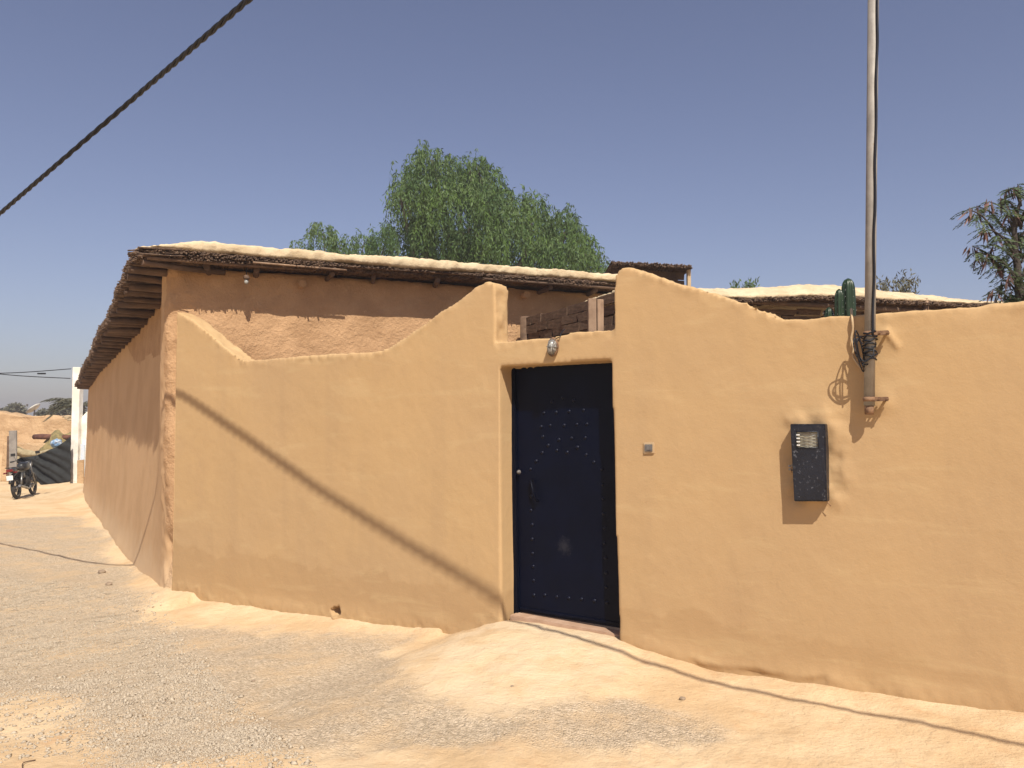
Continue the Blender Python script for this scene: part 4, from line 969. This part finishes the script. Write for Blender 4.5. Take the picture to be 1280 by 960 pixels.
# ------------------------------------------------------------------ cactus behind the wall
cx_ = [hit_wall(1061, 395, -.42), hit_wall(1049.5, 395, -.40), hit_wall(1036.5, 395, -.42)]
ct = empty('column_cactus', (cx_[0][0], cx_[0][1], 0)); tag(ct, 'ribbed green column cactus with three stems peeping over the wall left of the pole', 'cactus')
for P, ytop, r_ in ((cx_[0], 348, .043), (cx_[1], 361, .030), (cx_[2], 384, .032)):
    ztop = hit_y(1050, ytop, P[1])[2]; bm = bmesh.new(); seg = 40; rings = []
    zs_ = [-.1, .6, 1.2, 1.8, ztop - .25, ztop - .12, ztop - .06, ztop - .03, ztop - .012, ztop]; rs_ = [1, 1, 1, 1, 1, .99, .93, .78, .55, .1]
    for z, k in zip(zs_, rs_): rings.append([bm.verts.new((P[0] + r_ * k * (1 + .34 * abs(cos(a * pi / seg * 6)) - .2) * cos(2 * pi * a / seg), P[1] + r_ * k * (1 + .34 * abs(cos(a * pi / seg * 6)) - .2) * sin(2 * pi * a / seg), z)) for a in range(seg)])
    for r0, r1 in zip(rings, rings[1:]):
        for a in range(seg): bm.faces.new((r0[a], r0[(a + 1) % seg], r1[(a + 1) % seg], r1[a])).smooth = True
    bm.faces.new(rings[-1]); link('stem', bm_mesh('stem', bm), M['cactus'], ct)
    bm = bmesh.new()
    for a in range(6):
        th = 2 * pi * (a + .5) / 6 + pi / 12
        for z in np.arange(ztop - .4, ztop - .02, .045):
            for q in range(2): d = Vector((cos(th + random.uniform(-.5, .5)), sin(th + random.uniform(-.5, .5)), random.uniform(-.4, .5))); s0 = Vector((P[0] + r_ * 1.08 * cos(th), P[1] + r_ * 1.08 * sin(th), z)); tube(bm, [s0, s0 + d * .008], [.0009, .0002], 3, False)
    link('spines', bm_mesh('spines', bm), M['plate'], ct)['kind'] = 'stuff'

# ------------------------------------------------------------------ end of the lane, far left
YW = 27.0
def tw_(px, py, Y): return hit_y(px, py, Y)
gz = lambda x, y: float(ground_h(np.array([x]), np.array([y]))[0])
# earth wall across the end
em0, em1 = -34.0, -15.6; YE = 33.0
bm = bmesh.new(); xs_ = np.linspace(em0, em1, 60)
tpx = np.interp(xs_, [-34, -22, -20.8, -19.5, -18.7, -17.8, -16.9, -15.6], [2.0, 1.95, 1.90, 1.86, 1.78, 1.66, 1.60, 1.5])
poly = [(x, YE + .35 * sin(x * .7), -1.0) for x in (em0, em1)]
poly = [np.array([em0, YE, -1.])] + [np.array([x, YE, z]) for x, z in zip(xs_, tpx)] + [np.array([em1, YE, -1.])]
prism(bm, poly, np.array([0, .8, 0])); eme, V, Nn = remeshed(bm, .10, 3)
V2 = V + Nn * (.10 * fbm(V, .6, 4, 101) + .04 * fbm(V, 3, 3, 102))[:, None]; V2[:, 1] -= np.exp(-np.maximum(V2[:, 2] + .6, 0) / .5) * .7 * (V2[:, 1] < YE + .4)
put(eme, V2)
tag(link('earth_wall', eme, M['earth'], origin=(-24, YE, -.5), smooth=True), 'long sandy mud wall closing the far end of the lane', 'wall')
# white limewashed house with its corner post
wh = empty('white_house', tw_(100, 604, YW + 1)); tag(wh, 'whitewashed corner of a neighbouring building beyond the brown side wall', 'building')
yb = 26.6; xl_ = tw_(88.5, 560, yb)[0]; xr_ = tw_(97.5, 560, yb)[0]
box_obj('post', ((xl_ + xr_) / 2, yb + .12, (tw_(92, 459, yb)[2] - .5) / 2), (xr_ - xl_, .24, tw_(92, 459, yb)[2] + .5), M['white'], wh, bev=.02, jit=.012)
bm = bmesh.new(); x2 = tw_(97, 560, yb)[0] + .004
pz = [(x2, -.9), (x2, tw_(98, 521, yb)[2]), (tw_(101, 515, yb)[0], tw_(101, 519, yb)[2]), (tw_(105, 515, yb)[0], tw_(105, 514, yb)[2]), (x2 + 3.4, 2.1), (x2 + 3.4, -.9)]
prism(bm, [np.array([x, yb + .10, z]) for x, z in pz], np.array([0, 1.2, 0])); me, V, Nn = remeshed(bm, .07, 2); put(me, V + Nn * (.03 * fbm(V, 2, 3, 110))[:, None]); link('wall', me, M['white'], wh, smooth=True)
box_obj('blue_panel', (tw_(102.5, 560, yb)[0], yb + .055, tw_(102, 580, yb)[2]), (.12, .05, 1.3), M['bluewash'], wh, jit=.01)
bm = bmesh.new(); c = tw_(99.5, 585, yb - .1); add_box(bm, (c[0], yb + .02, c[2] - .4), (.18, .14, 1.3), jit=.03); link('patch', bm_mesh('patch', bm), M['earth'], wh)
for k in range(5):
    A = tw_(78 + k * 3, 521 + (k % 3) * 2, 27.4); tube_obj('stick', [A, A + np.array([.9 + .1 * k, .1, .05 - .03 * k])], .03, M['roofmud'], wh, 6, wob=.1)
# grey board standing upright
A = tw_(15.5, 602, 25.6); gb = box_obj('leaning_board', (A[0], 25.6, (A[2] + tw_(15, 538, 25.6)[2]) / 2), (.24, .05, tw_(15, 538, 25.6)[2] - A[2]), M['greyboard'], X=(.995, 0, .03), Z=(-.03, 0, .995), bev=.008, origin=(A[0], 25.6, A[2])); tag(gb, 'grey weathered upright board holding the left end of the black net', 'board')
A = tw_(10, 600, 25.9); tag(box_obj('leaning_board', (A[0], 25.9, (A[2] + tw_(10, 545, 25.9)[2]) / 2), (.09, .08, tw_(10, 545, 25.9)[2] - A[2]), M['board'], bev=.008, origin=(A[0], 25.9, A[2])), 'thin dark post just left of the grey board', 'post')
# black shade net: a sagging sheet with folds
def sheet(name, fn_, nu, nv, m, th, label, cat, seed):
    Pn = np.array([fn_(u_ / (nu - 1), v_ / (nv - 1)) for v_ in range(nv) for u_ in range(nu)]); ix = np.arange(nu * nv).reshape(nv, nu)
    Fs = np.stack([ix[:-1, :-1], ix[:-1, 1:], ix[1:, 1:], ix[1:, :-1]], -1).reshape(-1, 4)
    o = link(name, np_mesh(name, Pn, Fs), m, origin=Pn.mean(0), smooth=True); md = o.modifiers.new('thick', 'SOLIDIFY'); md.thickness = th; tag(o, label, cat); return o
def net(u_, v_):
    xp = 21.5 + 67 * u_; yt = np.interp(u_, [0, .25, .5, .8, 1], [572, 571, 566, 556, 546]); ybm = np.interp(u_, [0, .2, .45, .8, 1], [588, 597, 606, 604, 602])
    P = tw_(xp, yt + (ybm - yt) * v_, 26.3); fold = .10 * sin(9 * (v_ * 1.5 - u_ * 1.9) + 1) * (1 - u_) * 1.2 + .05 * sin(26 * (v_ - u_ * 1.3)) * (1 - abs(2 * u_ - 1) * .6); P[1] += fold; return P
sheet('shade_net', net, 44, 26, M['net'], .01, 'black shade net sagging between the grey board and the white post', 'net', 1)
def cloth(u_, v_):
    xp = 20 + 44 * u_; yt = 557 + 4 * u_ + 5 * sin(pi * u_); P = tw_(xp, yt + 22 * v_, 28.2); P[1] += .07 * sin(14 * v_ + 4 * u_) + .05 * sin(20 * u_); return P
sheet('tan_cloth', cloth, 26, 14, M['tancloth'], .012, 'faded tan cloth stretched behind the black net', 'cloth', 2)
# heap of straw with a blue bundle and a log
hc = tw_(74, 562, 29.0); bm = bmesh.new(); bmesh.ops.create_icosphere(bm, subdivisions=4, radius=1)
me = bm_mesh('straw_heap', bm); n = len(me.vertices); co = np.empty(n * 3, np.float32); me.vertices.foreach_get('co', co); co = co.reshape(-1, 3).astype(float)
co = co * (1 + .16 * fbm(co, 2.2, 3, 5))[:, None] * np.array([.75, .7, 1.45]) + np.array([hc[0], 29, gz(hc[0], 29) + .35]); put(me, co)
tag(link('straw_heap', me, M['straw'], origin=(hc[0], 29, -.5), smooth=True), 'dry straw heap behind the black net', 'heap')
bc = tw_(71, 554, 27.9); bm = bmesh.new(); bmesh.ops.create_icosphere(bm, subdivisions=3, radius=1); me = bm_mesh('blue_bundle', bm); n = len(me.vertices); co = np.empty(n * 3, np.float32); me.vertices.foreach_get('co', co); co = co.reshape(-1, 3).astype(float)
co = co * (1 + .3 * fbm(co, 2.6, 3, 6))[:, None] * np.array([.18, .15, .16]) + bc; put(me, co)
tag(link('blue_bundle', me, M['bluecloth'], origin=bc, smooth=True), 'crumpled pale blue cloth bundle on top of the straw heap', 'bundle')
A = tw_(43, 546, 28.9); B = tw_(58, 547, 28.6); tag(tube_obj('log', [A, (A + B) / 2 + np.array([0, 0, .02]), B + np.array([.8, .2, 0])], [.09, .10, .09], mat('red_log', (.16, .07, .045), (.09, .04, .03), .9, 6, 5), None, 9, origin=A, wob=.05), 'short reddish log lying above the tan cloth', 'log')
A = tw_(47, 553, 28.5)
# prop under log so that it rests on something
tag(box_obj('rubble_pile', (A[0] - .3, 28.9, (A[2] - .5) / 2 - .05), (2.2, .5, A[2] + .45), M['earth'], jit=.06, bev=.05, origin=(A[0], 28.9, -.5)), 'low crumbling mud block behind the tan cloth', 'rubble')
# satellite dish behind the earth wall
dc = tw_(43, 512, 36.5); ds_ = empty('satellite_dish', (dc[0], dc[1], -.5)); tag(ds_, 'pale satellite dish tilted skywards behind the sandy wall', 'satellite dish')
ax = Vector((-.62, -.05, .72)).normalized(); MD = Matrix.Translation(Vector(dc)) @ ax.to_track_quat('Z', 'Y').to_matrix().to_4x4() @ Matrix.Scale(.85, 4)
bm = bmesh.new(); lathe(bm, [(.01, 0), (.15, .012), (.28, .045), (.40, .10), (.405, .095), (.28, .03), (.15, -.005), (.01, -.02)], MD, 24); link('dish', bm_mesh('dish', bm), M['dish'], ds_)
tube_obj('feed_arm', [MD @ Vector((0, -.38, .09)), MD @ Vector((0, -.15, .42))], .012, M['steel'], ds_, 6)
bm = bmesh.new(); add_box(bm, MD @ Vector((0, -.13, .43)), (.06, .06, .10)); link('receiver', bm_mesh('receiver', bm), M['plasticgrey'], ds_)
tube_obj('mast', [MD @ Vector((0, 0, -.02)), (dc[0] - .1, dc[1] + .15, dc[2] - .3), (dc[0] - .1, dc[1] + .15, -.5)], .03, M['steel'], ds_, 8)
# palm behind the white house
pc = tw_(100, 500, 31); pm = empty('palm_tree', (pc[0], 31, -.5)); tag(pm, 'dry grey palm behind the whitewashed post', 'palm tree')
crown = np.array([pc[0], 31, pc[2] - .2]); tube_obj('trunk', [(pc[0], 31, -.5), crown], [.22, .17], M['bark'], pm, 9, wob=.06)
for k in range(17):
    th = random.uniform(0, 2 * pi) if k > 6 else pi + random.uniform(-.7, .7); L_ = random.uniform(.8, 1.25); el = random.uniform(-.1, .9); pts = []; C2 = []; T2 = []
    for j in range(15):
        t = j / 14; h = L_ * t; p = crown + np.array([cos(th) * h, sin(th) * h * .8, sin(el) * h - .55 * t * t * L_]); pts.append(p)
        if j > 1:
            for sg in (-1, 1):
                for rep in range(2): C2.append(p + RNG.normal(0, .01, 3)); T2.append(np.array([cos(th) * .6 - sin(th) * sg * .6, sin(th) * .6 + cos(th) * sg * .6, -.35]))
    fo = tube_obj('frond', pts, list(np.linspace(.018, .005, 15)), M['leafgrey'], pm, 4)
    leaf_mesh('leaflets', np.array(C2), np.array(T2), .30, .028, M['leafgrey'], fo)['kind'] = 'stuff'
# wires from the white post
for i, (p0, p1, lab) in enumerate((((-40, 468), (89, 461), 'upper thin wire running left from the top of the white post'), ((-40, 464), (88, 473), 'lower thin wire running left from the white post'))):
    A = tw_(*p0, 24.5); B = tw_(*p1, yb - .02); mid_ = (A + B) / 2 + np.array([0, 0, -.03]); tag(tube_obj('wire', smooth_pts([A + (A - B), A, mid_, B], 5), .014, M['cable'], None, 5, origin=B), lab, 'wire')
A = tw_(52, 467, 25.6); tag(box_obj('wire_clamp', A, (.26, .05, .05), M['cable'], bev=.01, origin=A), 'small dark clamp joining the two wires left of the white post', 'clamp')
# far trees
def far_tree(px, py, wpx, hpx, Y, label, n, sc=1.):
    c = hit_y(px, py, Y); t = empty('tree', (c[0], Y, -.6)); tag(t, label, 'tree', 'far trees on the horizon'); w_, h = wpx / F * Y, hpx / F * Y
    Cc = []; 
    for q in range(9):
        cc = np.array([c[0] + RNG.uniform(-.38, .38) * w_, Y + RNG.uniform(-1, 1) * w_ * .3, c[2] + h * RNG.uniform(-.1, .28)]); r_ = np.array([w_ * .19, w_ * .2, h * .24])
        d = RNG.normal(size=(n // 9, 3)); Cc.append(cc + d / np.linalg.norm(d, axis=1, keepdims=True) * r_ * RNG.uniform(.3, 1.15, (n // 9, 1)))
    Cc = np.concatenate(Cc); leaf_mesh('crown', Cc, RNG.normal(size=Cc.shape), .36 * sc, .20 * sc, M['leafgrey'], t)['kind'] = 'stuff'
    tube_obj('trunk', [(c[0], Y, -.6), (c[0], Y, c[2])], [.25, .12], M['bark'], t, 7)
    for q in range(3): tube_obj('limb', [(c[0], Y, c[2] * .5), (c[0] + w_ * (q - 1) * .25, Y, c[2] + h * .15)], [.1, .03], M['bark'], t, 5)
far_tree(18, 514, 22, 18, 80, 'hazy round tree on the horizon, rightmost of the pair at the far left edge', 2600)
far_tree(0, 516, 20, 12, 84, 'low hazy tree cut by the left edge of the view', 1800)
far_tree(64, 516, 26, 14, 70, 'spreading hazy tree right of the satellite dish', 2200)
far_tree(84, 514, 22, 20, 66, 'hazy tree just left of the white post', 2200)

# ------------------------------------------------------------------ motorbike
bp = hit_z(21.5, 622, -.52); by = radians(90 - 0); bkz = gz(bp[0], bp[1])
bike = empty('motorbike', (bp[0], bp[1], bkz), 0, local=True); tag(bike, 'black motorbike parked with its tail towards the camera at the end of the lane', 'motorbike')
bike.rotation_euler = (radians(0), radians(-7), radians(90 + 2)); bike.rotation_mode = 'XYZ'; bike.rotation_euler = (radians(-7), 0, radians(103))
# local frame: x forward, rear wheel at the origin, y left
def wheel(x, r_, wd):
    bm = bmesh.new(); Mx = Matrix.Translation((x, 0, r_)) @ Matrix.Rotation(pi / 2, 4, 'X'); pr_ = []
    seg = 28
    for k in range(seg):
        pass
    rings = []
    for k in range(28):
        a = 2 * pi * k / 28; c = Mx @ Vector(((r_ - wd * .5) * cos(a), (r_ - wd * .5) * sin(a), 0)); o_ = (Mx.to_3x3() @ Vector((cos(a), sin(a), 0))); s_ = Vector((0, 1, 0))
        rings.append([bm.verts.new(c + o_ * cos(2 * pi * q / 8) * wd * .5 + s_ * sin(2 * pi * q / 8) * wd * .5) for q in range(8)])
    for k in range(28):
        r0, r1 = rings[k], rings[(k + 1) % 28]
        for q in range(8): bm.faces.new((r0[q], r0[(q + 1) % 8], r1[(q + 1) % 8], r1[q])).smooth = True
    w_ = empty('wheel', (0, 0, 0), 0, True); w_.parent = bike
    link('tyre', bm_mesh('tyre', bm), M['rubber'], w_)
    bm = bmesh.new(); lathe(bm, [(r_ - wd * .95, -.03), (r_ - wd * .82, -.035), (r_ - wd * .82, .035), (r_ - wd * .95, .03)], Mx, 24); bmesh.ops.delete(bm, geom=[f for f in bm.faces if len(f.verts) > 4], context='FACES')
    lathe(bm, [(.05, -.05), (.05, .05)], Mx, 12)
    for k in range(5):
        a = 2 * pi * k / 5; tube(bm, [Mx @ Vector((.04 * cos(a), .04 * sin(a), 0)), Mx @ Vector(((r_ - wd * .85) * cos(a), (r_ - wd * .85) * sin(a), 0))], .014, 6)
    link('rim', bm_mesh('rim', bm), M['steel'], w_)
wheel(0, .30, .10); wheel(1.25, .30, .085)
def bt(name, pts, r_, m, seg=8): return tube_obj(name, pts, r_, m, bike, seg)
bt('swing_arm', [(0, .09, .30), (.5, .10, .36)], .022, M['bikeblack']); bt('swing_arm', [(0, -.09, .30), (.5, -.10, .36)], .022, M['bikeblack'])
bt('shock', [(.08, .11, .34), (.22, .11, .70)], .028, M['steel']); bt('shock', [(.08, -.11, .34), (.22, -.11, .70)], .028, M['steel'])
bt('frame_tube', smooth_pts([(-.05, .07, .74), (.4, .09, .70), (.55, .08, .40), (.85, .06, .36), (1.0, .03, .80)], 4), .018, M['bikeblack']); bt('frame_tube', smooth_pts([(-.05, -.07, .74), (.4, -.09, .70), (.55, -.08, .40), (.85, -.06, .36), (1.0, -.03, .80)], 4), .018, M['bikeblack'])
for sg in (-1, 1): bt('fork', [(1.25, sg * .08, .30), (1.02, sg * .08, .92)], .022, M['steel'])
bt('handlebar', smooth_pts([(.86, .36, 1.02), (.94, .24, 1.04), (.99, .1, .97), (.99, -.1, .97), (.94, -.24, 1.04), (.86, -.36, 1.02)], 4), .013, M['bikeblack'])
for sg in (-1, 1):
    bt('grip', [(.84, sg * .37, 1.02), (.89, sg * .28, 1.03)], .02, M['rubber'])
    mm_ = bt('mirror_stem', [(.93, sg * .24, 1.04), (.97, sg * .30, 1.18)], .006, M['bikeblack']); bm = bmesh.new(); add_box(bm, (.97, sg * .32, 1.22), (.02, .12, .08), bev=.008); link('mirror', bm_mesh('mirror', bm), M['bikeblack'], mm_)
def blob(name, c, s, m, amp=0, sub=3):
    bm = bmesh.new(); bmesh.ops.create_icosphere(bm, subdivisions=sub, radius=1)
    for v in bm.verts: n_2 = v.co.copy(); v.co = Vector((math.copysign(abs(n_2.x) ** .8, n_2.x) * s[0] + c[0], math.copysign(abs(n_2.y) ** .8, n_2.y) * s[1] + c[1], math.copysign(abs(n_2.z) ** .8, n_2.z) * s[2] + c[2]))
    for f in bm.faces: f.smooth = True
    return link(name, bm_mesh(name, bm), m, bike)
blob('fuel_tank', (.72, 0, .86), (.27, .14, .13), M['bikeblack']); blob('engine', (.62, 0, .44), (.20, .15, .17), M['rubber'])
blob('seat', (.22, 0, .82), (.34, .12, .055), M['rubber']); blob('tail_cowl', (-.12, 0, .80), (.20, .09, .06), M['bikeblack'])
blob('headlight', (1.10, 0, .90), (.09, .10, .10), M['steel']); blob('side_cover', (.35, 0, .62), (.17, .13, .10), M['bikeblack'])
o = box_obj('tail_light', (-.31, 0, .80), (.05, .17, .07), M['redlens'], bike, bev=.012); box_obj('number_plate', (-.37, 0, .60), (.012, .16, .13), M['plate'], bike, bev=.004)
bt('rear_mudguard', smooth_pts([(.25, 0, .68), (0, 0, .69), (-.24, 0, .60), (-.36, 0, .45)], 4), .05, M['bikeblack'], 8)
bt('front_mudguard', smooth_pts([(1.0, 0, .52), (1.2, 0, .645), (1.42, 0, .60), (1.53, 0, .46)], 4), .045, M['bikeblack'], 8)
bt('exhaust', smooth_pts([(.72, -.14, .34), (.45, -.17, .24), (.1, -.18, .30), (-.25, -.18, .36)], 4), [.025] * 5 + [.035] * 8, M['steel'], 9)
bt('rack', smooth_pts([(.0, .11, .86), (-.3, .11, .88), (-.36, 0, .88), (-.3, -.11, .88), (0, -.11, .86)], 3), .010, M['bikeblack'])
for sg in (-1, 1): bt('indicator', [(-.27, sg * .08, .74), (-.28, sg * .17, .74)], .022, M['redlens'])
bt('kickstand', [(.5, .12, .3), (.42, .28, .0)], .012, M['bikeblack']); bt('footpeg', [(.5, .24, .33), (.5, -.24, .33)], .012, M['bikeblack'])

# ------------------------------------------------------------------ overhead cable bundle: placed from the shadow it throws on lane, side wall and courtyard wall
Ncab = np.cross(ray(0, 267), ray(310, 0)); sv = np.array(SUNV)
def cab(S): return S + sv * (-((S - CAMP) @ Ncab) / (sv @ Ncab))
src = [cab(hit_z(0, 675, -.45)), cab(hit_z(80, 692, -.44)), cab(hit_z(161, 705, -.40)), cab(hit_wall(212, 482)), cab(hit_wall(316, 553)), cab(hit_wall(420, 625)), cab(hit_wall(528, 693)), cab(hit_wall(622, 748)), cab(hit_z(760, 812, -.02)), cab(hit_z(1000, 876, -.06)), cab(hit_z(1280, 940, -.06))]
src = [src[0] + (src[0] - src[1]) * 5] + src + [src[-1] + (src[-1] - src[-2]) * 6]
line = []
for A, B in zip(src, src[1:]): line += [A + (B - A) * k / 8 for k in range(8)]
line.append(src[-1])
for it in range(3): line = [line[0]] + [(line[i - 1] + line[i] * 2 + line[i + 1]) / 4 for i in range(1, len(line) - 1)] + [line[-1]]
cable = empty('overhead_cable', line[20]); tag(cable, 'thick twisted black power cable crossing the sky at the upper left', 'cable')
dens = []; 
for A, B in zip(line, line[1:]):
    n = max(1, int(np.linalg.norm(B - A) / .03)); dens += [A + (B - A) * k / n for k in range(n)]
dens.append(line[-1]); acc = 0
paths = [[], [], []]
for i, p in enumerate(dens):
    t = dens[min(i + 1, len(dens) - 1)] - dens[max(i - 1, 0)]; t /= np.linalg.norm(t); a = np.cross(t, [0, 0, 1.]); a /= np.linalg.norm(a); b = np.cross(a, t)
    acc += .03; ph = acc * 2 * pi / .42
    for q in range(3): paths[q].append(p + (a * cos(ph + q * 2.094) + b * sin(ph + q * 2.094)) * .0125)
for q in range(3): tube_obj('strand', paths[q], .0115, M['cable'], cable, 6)

# ------------------------------------------------------------------ small things on the ground
P = hit_z(36, 925, -.12); P[2] = gz(P[0], P[1]); tag(tube_obj('twig', smooth_pts([P + np.array([.01, .05, .006]), P + np.array([-.025, 0, .012]), P + np.array([0, -.05, .006])], 4), .003, M['rafter'], None, 5, origin=P), 'curved dark twig lying on the sand at the lower left', 'twig')
random.seed(3)
def rock(px, py, r_, label):
    P = hit_z(px, py, -.1); P[2] = gz(P[0], P[1]); bm = bmesh.new(); bmesh.ops.create_icosphere(bm, subdivisions=2, radius=r_)
    for v in bm.verts: v.co = Vector((v.co.x * 1.2, v.co.y, v.co.z * .7)) * random.uniform(.85, 1.15) + Vector(P) + Vector((0, 0, r_ * .4))
    tag(link('stone', bm_mesh('stone', bm), M['stone2'], origin=P), label, 'stone')
M['stone2'] = mat('dark_stone', (.22, .16, .11), (.30, .23, .16), .9, 20, 5)
rock(853, 881, .016, 'small dark stone on the sand right of the door'); rock(640, 868, .009, 'tiny pebble on the pale mortar hump before the door')
rock(317, 824, .012, 'small dark pebble on the gravel below the drain hole'); rock(128, 682, .045, 'grey stone by the sand at the foot of the side wall'); rock(137, 699, .035, 'flat stone beside the shadow line at the foot of the side wall')

# ------------------------------------------------------------------ dusty air over the whole place
hz = box_obj('haze', (0, 0, 4.2), (1270, 1270, 12.0), None)
hm = bpy.data.materials.new('dusty_air'); hm.use_nodes = True; hn = hm.node_tree; hn.nodes.remove(hn.nodes['Principled BSDF'])
pv = hn.nodes.new('ShaderNodeVolumePrincipled'); pv.inputs['Color'].default_value = (.90, .88, .90, 1); pv.inputs['Density'].default_value = .0020; pv.inputs['Anisotropy'].default_value = 0.2
hn.links.new(pv.outputs[0], hn.nodes['Material Output'].inputs['Volume']); hz.data.materials.append(hm); tag(hz, kind='stuff', label='thin dusty haze hanging over the lane and the far trees', cat='haze')
